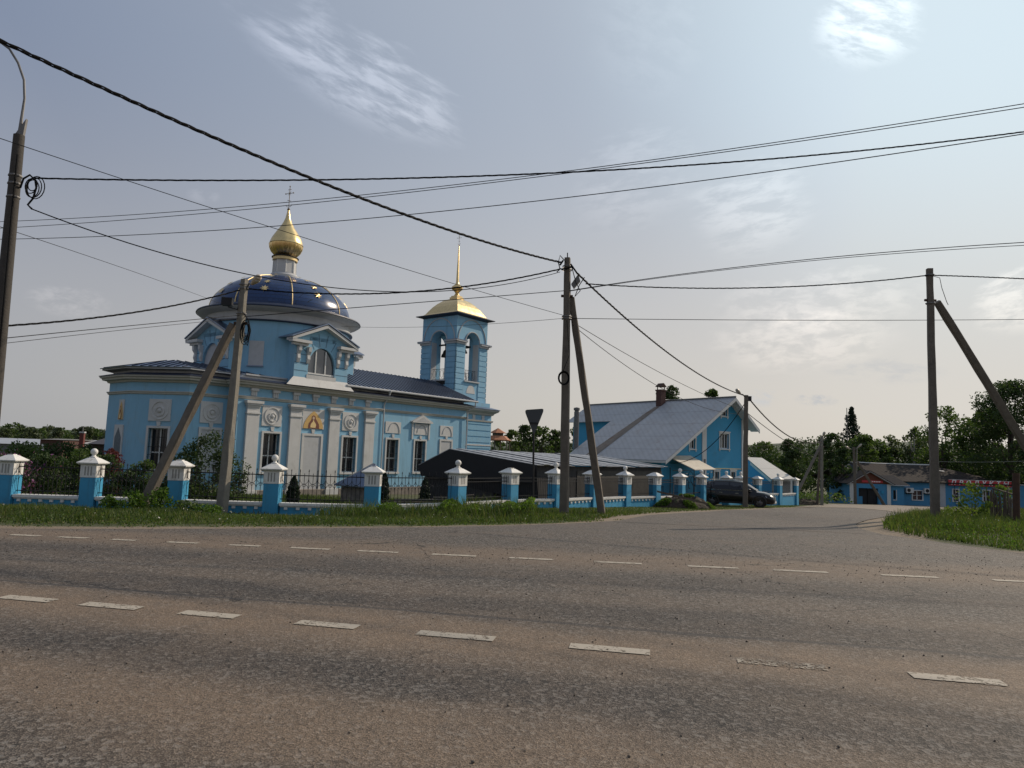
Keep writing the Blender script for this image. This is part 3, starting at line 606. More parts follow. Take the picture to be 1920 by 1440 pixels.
# lantern and onion
dl(MB(),[(.95,11.55),(.95,11.68),(.86,11.72),(.86,11.85),(.80,11.9),(.74,11.98),(.74,12.0)],32).build('lantern_base',m_wgrey,church,smooth=True)
dl(MB(),[(.68,11.98),(.66,12.82)],8,rot=.3).build('lantern',m_white,church)
lt=MB()
for k in range(8):
    a=.3+k*math.pi/4; lt.tube([(DC[0]+.68*math.cos(a),DC[1]+.68*math.sin(a),12.0),(DC[0]+.66*math.cos(a),DC[1]+.66*math.sin(a),12.8)],.035,4)
lt.build('lantern_column',m_hwhite,church)
dl(MB(),[(.66,12.8),(.74,12.82),(.74,12.98),(.68,13.0)],32).build('gold_band',m_gold2,church,smooth=True)
dl(MB(),[(.60,12.99),(.80,13.0),(.80,13.03),(.55,13.06)],32).build('lantern_ring',m_iron,church,smooth=True)
on=MB(); dl(on,[(.50,13.03),(.62,13.12),(.86,13.38),(.97,13.62),(.995,13.80)],64,flute=lambda t,z:1+.03*math.cos(t*24)*(1 if z<13.75 else .2))
dl(on,[(.995,13.80),(1.015,13.83),(.985,13.86),(.96,14.0),(.86,14.25),(.66,14.58),(.44,14.92),(.26,15.25),(.15,15.55),(.09,15.85),(.055,16.1)],64,flute=lambda t,z:1+.012*math.cos(t*8))
on.build('onion_cupola',m_gold,church,smooth=True)
def cross(c,h,name='cross'):
    x=MB(); x.ball((c[0],c[1],c[2]+.02),h*.06,10); z=c[2]
    d=(1,0)  # arms along the church axis
    P=lambda u,zz:(c[0]-u*.0+u*.25,c[1]-u*.97,z+zz)
    x.tube([P(0,0),P(0,h)],h*.014,6); 
    for zz,l in((.70,.20),): x.tube([P(-h*l,h*zz),P(h*l,h*zz)],h*.013,6)
    x.tube([P(-h*.09,h*.86),P(h*.09,h*.86)],h*.010,6); x.tube([P(-h*.10,h*.42),P(h*.10,h*.36)],h*.010,6)
    x.tube([P(h*.15*math.cos(t),h*.22+h*.10*math.sin(t)) for t in np.linspace(math.pi,2*math.pi,9)],h*.009,5)
    for u,zz in((-.20,.70),(.20,.70),(0,1.0)): x.ball(P(u*h,zz*h),h*.028,8)
    for a in range(4):
        t=math.pi/4+a*math.pi/2; x.tube([P(0,h*.70),P(h*.10*math.cos(t),h*.70+h*.10*math.sin(t))],h*.006,4)
    return x.build(name,M('tarnished_gold',(.16,.11,.06),.5,.7),church)
cross((DC[0],DC[1],16.08),1.5)
# four dormers round the drum
def dormer(fr,glass):
    q=MB(); A,B=-1.82,1.85
    # body with an arched opening, built as piers plus voussoir plate
    q.box(fr,A+.0,-.92,-1.6,0,4.9,7.32).box(fr,.92,B,-1.6,0,4.9,7.32).box(fr,-.92,.92,-1.6,0,4.9,5.36)
    n=16; za=5.95; ra=.92; pts=[(ra*math.cos(t),za+ra*1.28*math.sin(t)) for t in np.linspace(0,math.pi,n)]
    for i in range(n-1):
        (a,b),(c,d)=pts[i],pts[i+1]; q.quad(fr(a,0,b),fr(c,0,d),fr(c,0,7.7),fr(a,0,7.7)); q.quad(fr(a,0,b),fr(c,0,d),fr(c,-.3,d),fr(a,-.3,b))
    q.prism(fr,[(A,7.5),(B,7.5),(.0,8.3)],-1.5,0.)
    q.box(fr,A,-.92,-1.5,-.004,7.3,7.7).box(fr,.92,B,-1.5,-.004,7.3,7.7)
    body=q.build('dormer',m_blue,church)
    j=MB()
    for t in np.linspace(.12,math.pi-.12,8): j.prism(fr,[(math.cos(t)*r+s*.02*math.sin(t),za+1.28*math.sin(t)*r-s*.02*math.cos(t)) for r,s in((1.0,-1),(1.0,1),(1.55,1),(1.55,-1))],.002,.008)
    for z in(5.7,6.15,6.6): j.box(fr,A,-1.0,.002,.01,z,z+.035).box(fr,1.0,B,.002,.01,z,z+.035)
    j.build('masonry_joint',M('dark_joint',(.10,.17,.24),.9),body)
    rf=MB()
    for sgn in(-1,1):
        a=(sgn*2.32,7.52); b=(0,8.55); rf.prism(fr,[a,b,(0,8.49),(sgn*2.32,7.46)],-2.0,.42)
    rf.build('dormer_roof',m_navy,body)
    ck=MB()
    for sgn in(-1,1):
        ck.prism(fr,[(sgn*2.26,7.44),(0,8.44),(0,8.26),(sgn*2.26,7.30)],-.2,.38)
        ck.prism(fr,[(sgn*.98,7.22),(sgn*2.26,7.22),(sgn*2.26,7.38),(sgn*1.0,7.38)],0,.36); ck.prism(fr,[(sgn*1.1,7.08),(sgn*2.08,7.08),(sgn*2.08,7.22),(sgn*1.1,7.22)],0,.2)
    ck.build('dormer_cornice',m_white,body)
    for u in(-1.62,-.98,1.08,1.68):
        MB().prism(Fr(fr(u,0,0)[:2],fr.n),[(0,7.05),(.24,7.05),(.22,6.8),(.10,6.62),(.14,6.38),(.05,6.15),(0,6.15)],-.09,.09).build('console_bracket',m_white,body)
    aw=MB().add([fr(u,-.14,z) for u,z in [(-.92,5.62)]+[(ra*math.cos(t),za+ra*1.28*math.sin(t)) for t in np.linspace(math.pi,0,n)]+[(.92,5.62)]],[tuple(range(n+2))]).build('dormer_window',glass,body)
    if glass is not m_wgrey:
        f=MB()
        for u in(-.36,.30): f.box(fr,u-.035,u+.035,-.14,-.07,5.66,6.98)
        f.box(fr,-.92,.92,-.14,-.06,5.60,5.68); f.build('frame',m_hwhite,aw)
    MB().box(fr,-1.0,1.0,.0,.03,5.10,5.55).build('sill_panel',m_white,body); MB().box(fr,-1.05,1.05,0,.07,5.02,5.09).build('sill_flashing',m_navy,body)
    MB().quad(fr(A,.0,5.36),fr(B,.0,5.36),fr(B+.3,.30,4.86),fr(A-.6,.30,4.86)).build('apron',m_white,body)
dormer(Fr((DC[0],-.36),(1,0)),m_glass2); dormer(Fr((DC[0]-4.25,YC),(0,-1)),m_wgrey); dormer(Fr((DC[0]+4.25,YC),(0,1)),m_glass2)
def drumniche(deg,z0=5.86,z1=7.22,half=.40):
    a=R(deg)-math.pi/2; q=MB(); dl(q,[(4.115,z0),(4.115,z1)],6,a0=a-half/4.1,a1=a+half/4.1); q.build('drum_niche',m_wgrey,church)
    q=MB(); dl(q,[(4.1,z0-.07),(4.2,z0-.06),(4.2,z0),(4.1,z0)],6,a0=a-half/4.1-.01,a1=a+half/4.1+.01); q.build('niche_sill',m_navy,church)
drumniche(-50); drumniche(62); drumniche(45-90-90)
# bell tower
TS0,TS1,TY0,TY1=18.0,21.6,2.2,5.8
FS=Fr((TS0,TY0),(1,0)); FE=Fr((TS0,TY1),(0,-1)); FWt=Fr((TS1,TY0),(0,1)); FNt=Fr((TS1,TY1),(-1,0))
tb=MB(); tb.box(ID,17.5,22.05,-6.15,-1.85,Z0,4.62); tw=tb
tower=MB().box(ID,17.5,22.05,-6.15,-1.85,Z0,4.62).build('tower_base',m_blue,church)
ring=[(17.5,6.15),(17.5,1.85),(22.05,1.85),(22.05,6.15)]
MB().sweep(ring,[(0,4.45),(.12,4.5),(.15,4.6),(.42,4.78),(.46,4.90),(0,4.93)],True).sweep(ring,[(0,3.90),(.10,3.95),(.12,4.06),(0,4.08)],True).build('tower_cornice',m_cream,church)
MB().sweep(ring,[(0,4.935),(.50,4.91),(.50,4.945),(0,5.1)],True).build('tower_skirt_roof',m_navy,church)
MB().box(ID,17.75,21.95,-6.05,-1.95,4.95,5.42).build('tower_attic',m_blue,church)
j=MB(); FS2=Fr((17.5,1.85),(1,0))
for z in np.arange(-.4,3.8,.46): j.box(FS2,1.75,4.5,.0,.05,z,z+.38)
j.build('rusticated_block',m_blue,church)
for c in(.9,): 
    MB().box(FS2,c-.42,c+.42,0,.05,2.4,3.6).build('tower_niche',m_wgrey,church); MB().box(FS2,c-.35,c+.35,0,.07,-.6,1.9).build('tower_niche',m_wgrey,church)
for c in(2.4,3.5): MB().box(FS2,c-.15,c+.15,0,.06,4.08,4.45).build('triglyph',m_white,church)
MB().box(FS2,.2,1.5,0,.12,2.05,2.15).box(FS2,1.7,4.55,0,.08,2.1,2.2).build('tower_string_course',m_white,church)
q=MB(); OP=(1.05,2.62); mid=(OP[0]+OP[1])/2; zo,zs=7.0,9.95
S=3.6
# four corner piers, solid lower block, arched heads
q.box(ID,TS0,TS1,-TY1,-TY0,5.4,zo)
for a in(0,1):
    for b in(0,1):
        x0=TS0 if a==0 else TS0+OP[1]; x1=TS0+OP[0] if a==0 else TS1
        y0=TY0 if b==0 else TY0+S-1.03; y1=TY0+1.0 if b==0 else TY1
        q.box(ID,x0,x1,-y1,-y0,zo,11.95)
n=14; hw=(OP[1]-OP[0])/2
for fr,cc in((FS,mid),(FE,S-mid+.03),(FWt,mid),(FNt,S-mid)):
    pts=[(cc+hw*math.cos(t),zs+hw*math.sin(t)) for t in np.linspace(0,math.pi,n)]
    for i in range(n-1):
        (a,b),(c,d)=pts[i],pts[i+1]
        q.quad(fr(a,0,b),fr(c,0,d),fr(c,0,11.95),fr(a,0,11.95)); q.quad(fr(a,-.6,b),fr(c,-.6,d),fr(c,-.6,11.95),fr(a,-.6,11.95)); q.quad(fr(a,0,b),fr(c,0,d),fr(c,-.6,d),fr(a,-.6,b))
q.box(ID,TS0+.5,TS1-.5,-TY1+.5,-TY0-.5,11.3,11.9)
q.build('belfry',m_blue,church)
# lighter reveals of the openings
q=MB()
for fr,cc in((FS,mid),(FE,S-mid+.03)):
    q.box(fr,cc+hw-.004,cc+hw-.03,-.58,-.02,zo,zs).box(fr,cc-hw+.004,cc-hw+.03,-.58,-.02,zo,zs)
q.build('opening_reveal',m_wgrey,church)
rb=MB(); zz=5.45
while zz<9.8:
    h_=.36
    for fr,cc in((FS,mid),(FE,S-mid+.03),(FWt,mid)):
        spans=[(-.045,cc-hw-.06),(cc+hw+.06,S+.045)] if zz+h_>zo-.1 else [(-.045,.95),(S-.95,S+.045)]
        if zz+h_<=zo-.1 and fr is FE: spans=[(-.045,S+.045)]
        for a,b in spans: rb.box(fr,a,b,-.05,.045,zz,zz+h_)
    zz+=.41
rb.build('rusticated_block',m_blue,church)
ringT=[(TS0,TY1),(TS0,TY0),(TS1,TY0),(TS1,TY1)]
for fr,cc in((FS,mid),(FE,S-mid+.03),(FWt,mid)):
    m1=MB(); m1.box(fr,-.28,cc-hw-.02,-.02,.26,9.88,9.99).box(fr,cc+hw+.02,S+.28,-.02,.26,9.88,9.99); m1.box(fr,-.1,cc-hw-.02,-.02,.14,9.72,9.88).box(fr,cc+hw+.02,S+.1,-.02,.14,9.72,9.88); m1.build('belfry_impost',m_wgrey,church)
    MB().box(fr,-.30,cc-hw,-.02,.28,9.99,10.03).box(fr,cc+hw,S+.30,-.02,.28,9.99,10.03).build('impost_flashing',m_navy,church)
    am=MB()
    for r,w_ in((hw+.07,.07),):
        for i in range(15):
            t0,t1=math.pi*i/15,math.pi*(i+1)/15; am.tube([fr(cc+r*math.cos(t0),.03,zs+r*math.sin(t0)),fr(cc+r*math.cos(t1),.03,zs+r*math.sin(t1))],.055,5,False)
    for i in range(20):
        t0,t1=math.pi*i/20,math.pi*(i+1)/20; r=1.62; am.tube([fr(1.8+r*math.cos(t0),.02,10.05+r*1.05*math.sin(t0)),fr(1.8+r*math.cos(t1),.02,10.05+r*1.05*math.sin(t1))],.045,5,False)
    am.build('arch_moulding',m_wgrey,church)
    MB().box(fr,cc-hw-.1,cc+hw+.1,-.1,.14,zo-.1,zo).build('belfry_sill',m_wgrey,church)
    rl=MB(); rl.tube([fr(cc-hw,-.25,zo+.85),fr(cc+hw,-.25,zo+.85)],.02,5); rl.tube([fr(cc-hw,-.25,zo+.1),fr(cc+hw,-.25,zo+.1)],.015,5)
    for k in range(5): u=cc-hw+2*hw*k/4; rl.tube([fr(u,-.25,zo),fr(u,-.25,zo+.85)],.014,4)
    for k in range(4):
        u=cc-hw+2*hw*(k+.5)/4; rl.tube([fr(u+.15*math.cos(t),-.25,zo+.48+.3*math.sin(t)) for t in np.linspace(0,6.283,9)],.011,4)
    rl.build('belfry_railing',m_iron,church)
    bm_=MB(); bm_.tube([fr(cc-hw,-.9,zs-.12),fr(cc+hw,-.9,zs-.12)],.07,6); bm_.build('bell_beam',m_iron,church)
MB().prism(FS,[(1.83+.5*math.cos(t),6.05+.65*math.sin(t)) for t in np.linspace(0,math.pi,12)],0,.02).build('tower_niche',m_white,church)
for u,y_,r in((TS0+1.0,TY0+1.4,.26),(TS0+1.9,TY0+1.2,.22),(TS0+2.4,TY0+1.2,.17),(TS0+1.3,TY0+2.3,.34)):
    MB().lathe((u,y_,9.72-2.3*r),[(r,0),(r*.86,.12*r/.2),(r*.62,r*.9),(r*.55,r*1.3),(r*.3,r*1.65),(.02,r*1.7)],14).tube([(u,y_,9.72-.7*r),(u,y_,9.82)],.03,5).build('bell',m_bell,church,smooth=True)
MB().sweep(ringT,[(0,11.85),(.06,11.88),(.30,11.95),(.42,11.98),(.42,12.04),(0,12.06)],True).build('belfry_eave',m_edge,church)
# gilded four-sided dome roof
cx,cyy=(TS0+TS1)/2,(TY0+TY1)/2
prof=[(2.18,12.045),(1.86,12.12),(1.70,12.26),(1.52,12.55),(1.32,12.85),(1.06,13.15),(.76,13.42),(.42,13.60)]
vs=[];
for h_,z in prof: vs+=[(cx-h_,cyy-h_,z),(cx+h_,cyy-h_,z),(cx+h_,cyy+h_,z),(cx-h_,cyy+h_,z)]
fs=[(i*4+k,i*4+(k+1)%4,(i+1)*4+(k+1)%4,(i+1)*4+k) for i in range(len(prof)-1) for k in range(4)]+[(28,29,30,31)]
MB().add(vs,fs).build('gilded_roof',m_gold,church)
q=MB(); 
q.box(ID,cx-.40,cx+.40,-cyy-.40,-cyy+.40,13.58,13.74).box(ID,cx-.32,cx+.32,-cyy-.32,-cyy+.32,13.74,13.86); q.build('spire_plinth',m_gold2,church)
MB().lathe((cx,cyy,0),[(.28,13.86),(.20,13.98),(.13,14.08),(.18,14.2),(.42,14.40),(.46,14.52),(.42,14.63),(.22,14.78),(.15,14.86),(.115,15.02),(.03,18.0),(.01,18.04)],20).build('spire',m_gold,church,smooth=True)
cross((cx,cyy,18.0),.9)
MB().box(FE,S/2-.8,S/2+.8,.0,.05,6.6,6.98).build('tower_hatch',m_tar,church)
# ================================================================ FENCE
FP=[(-335,21.3,0,.0),(-150,21.4,1,.0),(18,21.4,0,857.5),(172,21.5,1,858.5),(335,21.5,0,861.5),(513,21.5,1,868),(700,21.9,0,872.5),(858,24.0,1,876),(957,26.7,0,877),(1042,28.5,1,879.5),(1110,31.0,0,881),(1172,33.6,1,884),(1228,35.6,0,884.5),(1275,37.8,1,887),(1315,41.2,1,887.5),(1362,45.6,1,890),(1389,47.4,1,890.5),(1420,49.3,0,892),(1459,51.5,1,894),(1490,54.2,0,897)]
FW=[]
for px,Y_,ball,yt in FP:
    P=at(px,900,Y_); top=1.0 if Y_<28 else 1.0-(Y_-28)*.0195
    FW.append((P[0],P[1],float(hz(P[0],P[1])),top,ball))
fence=thing('church_fence',(FW[3][0],FW[3][1],FW[3][2]),'blue and white masonry fence with black iron panels and white pyramid caps along the roadside','fence')
o0=ORG[fence.name]
PTH=FW
def pil(i):
    x,y,g,top,ball=FW[i]; a=FW[max(i-1,0)]; b_=FW[min(i+1,len(FW)-1)]
    if i==7: a,b_=FW[7],FW[8]
    if i==6: a,b_=FW[5],FW[6]
    d=math.atan2(b_[1]-a[1],b_[0]-a[0])
    if i<=6: d=math.atan2(FW[6][1]-FW[1][1],FW[6][0]-FW[1][0])
    fr=Fr((x,y),(math.cos(d),math.sin(d)))
    h=.225; z=top
    p=MB().box(fr,-h,h,-h,h,g-.15,z-.62).build('pillar',m_blue2,fence)
    c=MB(); c.box(fr,-h-.012,h+.012,-h-.012,h+.012,z-.62,z-.24)
    sq=lambda q,zz:[fr(-q,-q,zz),fr(q,-q,zz),fr(q,q,zz),fr(-q,q,zz)]
    L=[(h+.012,z-.24),(h+.05,z-.235),(h+.10,z-.20),(h+.105,z-.17),(h+.08,z-.155),(.13,z-.035),(.09,z-.025),(.09,z+.0)]
    vs=[];[vs.extend(sq(q,zz)) for q,zz in L]
    c.add(vs,[(k*4+j,k*4+(j+1)%4,(k+1)*4+(j+1)%4,(k+1)*4+j) for k in range(len(L)-1) for j in range(4)]+[(28,29,30,31)])
    c.build('cap',m_cap,p)
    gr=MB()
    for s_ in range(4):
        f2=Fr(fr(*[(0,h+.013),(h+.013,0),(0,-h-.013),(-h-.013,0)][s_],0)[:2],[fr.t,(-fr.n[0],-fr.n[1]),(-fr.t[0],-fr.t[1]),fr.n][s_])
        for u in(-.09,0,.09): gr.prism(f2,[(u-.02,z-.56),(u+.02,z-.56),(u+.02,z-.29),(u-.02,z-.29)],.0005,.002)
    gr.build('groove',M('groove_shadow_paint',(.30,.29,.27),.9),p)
    if ball: MB().lathe((x,y,z),[(.085,0),(.06,.03),(.05,.06)],12).ball((x,y,z+.155),.105,18).build('ball_finial',m_cap,p,smooth=True)
for i in range(len(FW)): pil(i)
def bay(i,kind):
    a,b_=FW[i],FW[i+1]; L=math.hypot(b_[0]-a[0],b_[1]-a[1]); fr=Fr((a[0],a[1]),(b_[0]-a[0],b_[1]-a[1])); u0,u1=.26,L-.26
    zt=lambda u:(a[3]+(b_[3]-a[3])*u/L); g=min(a[2],b_[2])-.2
    zt0=zt(L/2)
    if kind!='gate':
        wt=zt0-1.2
        w_=MB().box(fr,u0,u1,-.12,.12,g,wt-.10).build('base_wall',m_blue2,fence)
        MB().box(fr,u0-.02,u1+.02,-.19,.19,wt-.08,wt).box(fr,u0,u1,-.15,.15,wt-.12,wt-.08).build('coping',m_cap,w_)
        d=MB(); n=max(4,int(L/.38))
        for k in range(n): u=u0+(u1-u0)*(k+.5)/n; d.box(fr,u-.05,u+.05,.12,.16,wt-.20,wt-.125)
        d.build('dentils',m_cap,w_); zb=wt
    else: zb=max(a[2],b_[2])+.08
    p=MB(); rt=zt0-.36; 
    if kind=='curl':
        n=int((u1-u0)/.128)
        for k in range(n+1):
            u=u0+(u1-u0)*k/n; top=rt+(.13 if k%2==0 else .07)
            p.tube([fr(u,0,zb-.01),fr(u,0,top)],.0095,4); 
            if k%2==0: p.tube([fr(u,0,top-.01),fr(u,0,top+.02),fr(u,0,top+.07)],[.018,.016,.002],4)
        p.box(fr,u0-.04,u1+.04,-.014,.014,rt-.018,rt+.012).box(fr,u0-.04,u1+.04,-.014,.014,zb+.10,zb+.125)
        for k in range(0,n-1,2):
            c=u0+(u1-u0)*(k+1)/n; r=(u1-u0)/n
            for zc,sg in((rt-.10,-1),(zb+.42,1)):
                p.tube([fr(c+r*math.cos(t),0,zc+sg*(-.10)*math.sin(t)*-1.6-.0) for t in np.linspace(0,math.pi,8)],.008,4,False)
            p.tube([fr(c+.045*math.cos(t),0,rt-.30+.045*math.sin(t)) for t in np.linspace(0,6.283,9)],.007,4,False)
    elif kind=='bars':
        n=int((u1-u0)/.105)
        for k in range(n+1): u=u0+(u1-u0)*k/n; p.tube([fr(u,0,zb-.01),fr(u,0,rt+.04)],.011,4)
        for z in(rt-.02,rt-.14,zb+.14): p.box(fr,u0-.04,u1+.04,-.016,.016,z-.014,z+.014)
    else:
        n=16
        for k in range(n+1): u=u0+(u1-u0)*k/n; p.tube([fr(u,0,zb),fr(u,0,rt+(.25 if i!=14 else -.3)*math.sin(math.pi*k/n))],.012,4)
        p.box(fr,u0,u1,-.02,.02,zb+.55,zb+.6).box(fr,u0,u1,-.02,.02,zb+.05,zb+.1).tube([fr(u0+(u1-u0)*k/10,0,rt+(.25 if i!=14 else -.3)*math.sin(math.pi*k/10)) for k in range(11)],.018,5)
        for c in(.3,.7): p.tube([fr(u0+(u1-u0)*c+.22*math.cos(t),0,rt-.3+.22*math.sin(t)) for t in np.linspace(0,6.283,15)],.011,4)
    p.build('gate' if kind=='gate' else 'iron_panel',m_iron,fence)
for i in range(len(FW)-1): bay(i,'curl' if i<7 else 'gate' if i in(13,14,16) else 'bars')
# ================================================================ POLES
def pole(name,base,top,w0,w1,label,mat=None,cat='utility pole',strut=None,group=None,turn=.26):
    r=thing(name,base,label,cat,group); b0=Vector(base)-Vector((0,0,.6)); t0=Vector(top)
    def shaft(b0,t0,w0,w1,nm,mt=None):
        ax=(t0-b0).normalized(); a=ax.cross(Vector((math.sin(turn),math.cos(turn),0))).normalized(); c=a.cross(ax).normalized(); mb=MB(); vs=[]
        n=14
        for k in range(n+1):
            f=k/n; p=b0.lerp(t0,f); w_=(w0+(w1-w0)*f)/2; j=.006
            for sx,sy in((-1,-.8),(-.8,-1),(.8,-1),(1,-.8),(1,.8),(.8,1),(-.8,1),(-1,.8)): vs.append(p+a*(sx*w_+rng.normal()*j)+c*(sy*w_+rng.normal()*j))
        mb.add(vs,[(k*8+q,k*8+(q+1)%8,(k+1)*8+(q+1)%8,(k+1)*8+q) for k in range(n) for q in range(8)]+[tuple(range(7,-1,-1)),tuple(n*8+q for q in range(8))])
        return mb.build(nm,mt or mat or m_conc,r)
    shaft(b0,t0,w0,w1,'shaft')
    if strut:
        sb,st,sw=strut; shaft(Vector(sb)-(Vector(st)-Vector(sb)).normalized()*.5,Vector(st),sw*1.25,sw,'strut',m_conc)
        k=MB(); c=Vector(base).lerp(t0,(st[2]-base[2])/(top[2]-base[2])); k.tube([c-Vector((.19,0,-.02)),c+Vector((.19,0,.02))],.045,6).build('strut_clamp',m_rust,r)
    return r
def bands(r,base,top,zs,w_):
    for z in zs:
        f=(z-base[2])/(top[2]-base[2]); c=Vector(base).lerp(Vector(top),f); MB().lathe((c.x,c.y,c.z),[(w_*.75,-.02),(w_*.78,0),(w_*.75,.02)],8,rot=.4).build('steel_band',m_steel,r)
def lamp(r,root,tip,side=.06,head=.55,col=None,name='lamp_head'):
    a,b_=Vector(root),Vector(tip); m=(a+b_)/2+Vector((0,0,.10)); MB().tube([a,m,b_],.03,6).build('lamp_arm',m_steel,r)
    d=((b_-a).normalized()+Vector((0,0,.12))).normalized(); pts=[b_+d*head*f for f in(0,.1,.3,.6,.88,1.)]; h=MB().tube(pts,[.035,.055,.085,.115,.09,.02],12); h.build(name,col or M('aged_lamp_housing',(.42,.38,.32),.5,.2,var=.2),r,smooth=True)
    c=b_+d*head*.66-Vector((0,0,.07)); MB().ball((c.x,c.y,c.z),.085,10,.5).build('lamp_glass',M('milky_lamp_glass',(.5,.5,.47),.2),r,smooth=True)
def gp(px,Y_): 
    P=at(px,950,Y_); return np.array([P[0],P[1],float(hz(P[0],P[1]))])
def onY(px,py,Y_): return at(px,py,Y_)
# 1 tall lamppost at the left edge
b1=onY(-37,1000,14.); b1[2]=float(hz(b1[0],b1[1])); t1=onY(36,254,14.)
r=thing('street_lamp',b1,'tall dark round lamppost with a curved arm at the left edge','street lamp')
MB().tube([Vector(b1)-Vector((0,0,.5)),Vector(t1)],[.165,.105],14).build('shaft',M('dark_weathered_post',(.05,.044,.038),.85,var=.3,vs=6,bump=.5,bs=20),r,smooth=True)
arm=[onY(*p,14.) for p in((36,262),(40,225),(46,185),(45,150),(34,118),(18,92),(2,80))]+[onY(-26,70,13.4),onY(-80,62,12.6)]
MB().tube(arm,[.05,.03]+[.024]*7,8).build('curved_arm',m_steel,r,smooth=True)
MB().prism(Fr((t1[0]+.04,t1[1]),(1,0)),[(-.12,t1[2]),(.06,t1[2]),(.09,t1[2]+.36)],-.03,.03).build('bracket_plate',m_steel,r)
d=Vector(arm[-1])-Vector(arm[-2]); MB().tube([Vector(arm[-1])+d.normalized()*f for f in(0,.1,.4,.6)],[.05,.1,.13,.05],10).build('lamp_head',m_steel,r,smooth=True)
bands(r,b1,t1,[onY(30,330,14.)[2],onY(30,345,14.)[2],onY(28,370,14)[2]],.17)
lp=MB(); c=np.array(onY(62,350,13.9))
for k in range(5):
    rr=.13+.028*k; off=rng.normal(size=2)*.035; lp.tube([(c[0]+off[0]+rr*.75*math.cos(t),c[1]+.02*k,c[2]+off[1]+rr*math.sin(t)) for t in np.linspace(.3*k,6.2+.3*k,18)],.011,5,False)
lp.tube([onY(38,352,14),onY(44,335,13.9),onY(56,328,13.9),onY(66,338,13.9),onY(68,352,13.9),onY(62,372,13.9),onY(52,384,13.9),onY(60,392,13.9)],.02,6)
lp.build('cable_loop',m_cable,r)
MB().tube([onY(33,290,13.8),onY(22,400,13.8),onY(8,560,13.8),onY(-8,720,13.8),onY(-30,960,13.8)],.018,5).build('down_cable',m_cable,r)
# 2 pole before the church
b2=onY(415,955,20.8); b2[2]=float(hz(b2[0],b2[1])); t2=onY(459,524,20.8)
s2b=gp(262,20.4); s2t=onY(438,608,20.9)
r=pole('utility_pole',b2,t2,.27,.175,'leaning concrete pole with a side strut and rusty street lamp before the church apse',m_conc2,strut=(s2b,s2t,.21),turn=.26)
bands(r,b2,t2,[onY(458,534,20.8)[2],onY(458,541,20.8)[2],onY(447,588,20.8)[2]],.2)
lamp(r,onY(462,541,20.7),onY(472,533,20.5),head=.50,col=M('rusty_white_lamp',(.50,.42,.32),.6,.1,var=.3,vs=9,stain=(.22,.09,.04),ss=9,st=.8))
MB().box(Fr(tuple(onY(427,560,20.6)[:2]),(1,.15)),-.15,.15,-.12,.12,onY(427,573,20.6)[2],onY(427,559,20.6)[2]).tube([onY(427,575,20.6),onY(445,580,20.7),onY(447,572,20.8)],.02,5).build('floodlight',m_iron,r)
q=MB()
for k in range(7):
    c=onY(461+rng.normal()*1.2,622+rng.normal()*3,20.6); q.tube([(c[0]+(.07+.012*k)*math.cos(t),c[1]-.02*k,c[2]+(.20+.03*k)*math.sin(t)) for t in np.linspace(0,6.283,16)],.011,4,False)
q.tube([onY(455,585,20.7),onY(466,600,20.6),onY(470,620,20.6),onY(464,648,20.6),onY(458,640,20.6)],.014,5); q.build('cable_coil',m_cable,r)
# 3 central pole
b3=onY(1058,960,22.); b3[2]=float(hz(b3[0],b3[1])); t3=onY(1064,484,22.)
s3b=gp(1129,22.7); s3t=onY(1071,558,22.1)
r=pole('utility_pole',b3,t3,.28,.19,'dark concrete pole in the centre with a leaning strut and a cable loop',None,strut=(s3b,s3t,.19),turn=.26)
bands(r,b3,t3,[onY(1064,500,22)[2],onY(1064,506,22)[2],onY(1063,594,22)[2],onY(1063,598,22)[2]],.22)
q=MB(); c=onY(1057,709,21.7)
for k in range(5): q.tube([(c[0]+(.14+.010*k)*math.cos(t),c[1]-.015*k,c[2]+(.18+.010*k)*math.sin(t)) for t in np.linspace(0,6.283,20)],.013,5,False)
q.tube([onY(1063,600,21.8),onY(1066,640,21.8),onY(1068,665,21.75),onY(1058,690,21.7),onY(1055,700,21.7)],.012,5); q.build('cable_coil',m_cable,r)
q=MB(); 
for a in((1050,497,1056,488),(1052,505,1075,500),(1070,495,1082,512)): q.tube([onY(a[0],a[1],21.8),onY(a[2],a[3],21.8)],.03,5)
q.tube([onY(1064,486,22),onY(1064,474,22)],.018,5); 
q.tube([onY(1062,492,21.8),onY(1050,479,21.8),onY(1047,492,21.8),onY(1050,505,21.8),onY(1044,510,21.8)],.018,5)
q.tube([onY(1072,500,21.8),onY(1080,530,21.8),onY(1088,545,21.8),onY(1078,556,21.8),onY(1086,535,21.8),onY(1096,520,21.8)],.015,5); q.build('insulator_fittings',m_cable,r)
P_=[onY(1071,532,21.9),onY(1084,514,21.9),onY(1088,526,21.9),onY(1076,540,21.9)]; MB().add([tuple(p) for p in P_]+[(p[0]+.02,p[1]+.18,p[2]) for p in P_],[(0,1,2,3),(7,6,5,4),(0,4,5,1),(1,5,6,2),(2,6,7,3),(3,7,4,0)]).build('junction_box',m_steel,r)
# 4 right pole
b4=onY(1753,955,23.); b4[2]=float(hz(b4[0],b4[1])); t4=onY(1743,504,23.)
s4b=gp(2012,24.4); s4t=onY(1757,566,23.1)
r=pole('utility_pole',b4,t4,.26,.175,'grey concrete pole in tall grass at the right with a long strut',None,strut=(s4b,s4t,.20),turn=.26)
bands(r,b4,t4,[onY(1743,516,23)[2],onY(1745,569,23)[2]],.2)
MB().tube([onY(1743,516,22.9),onY(1762,521,22.9),onY(1766,540,22.9),onY(1775,566,22.9),onY(1778,572,22.9)],.010,4).build('tie_wire',m_wire,r)
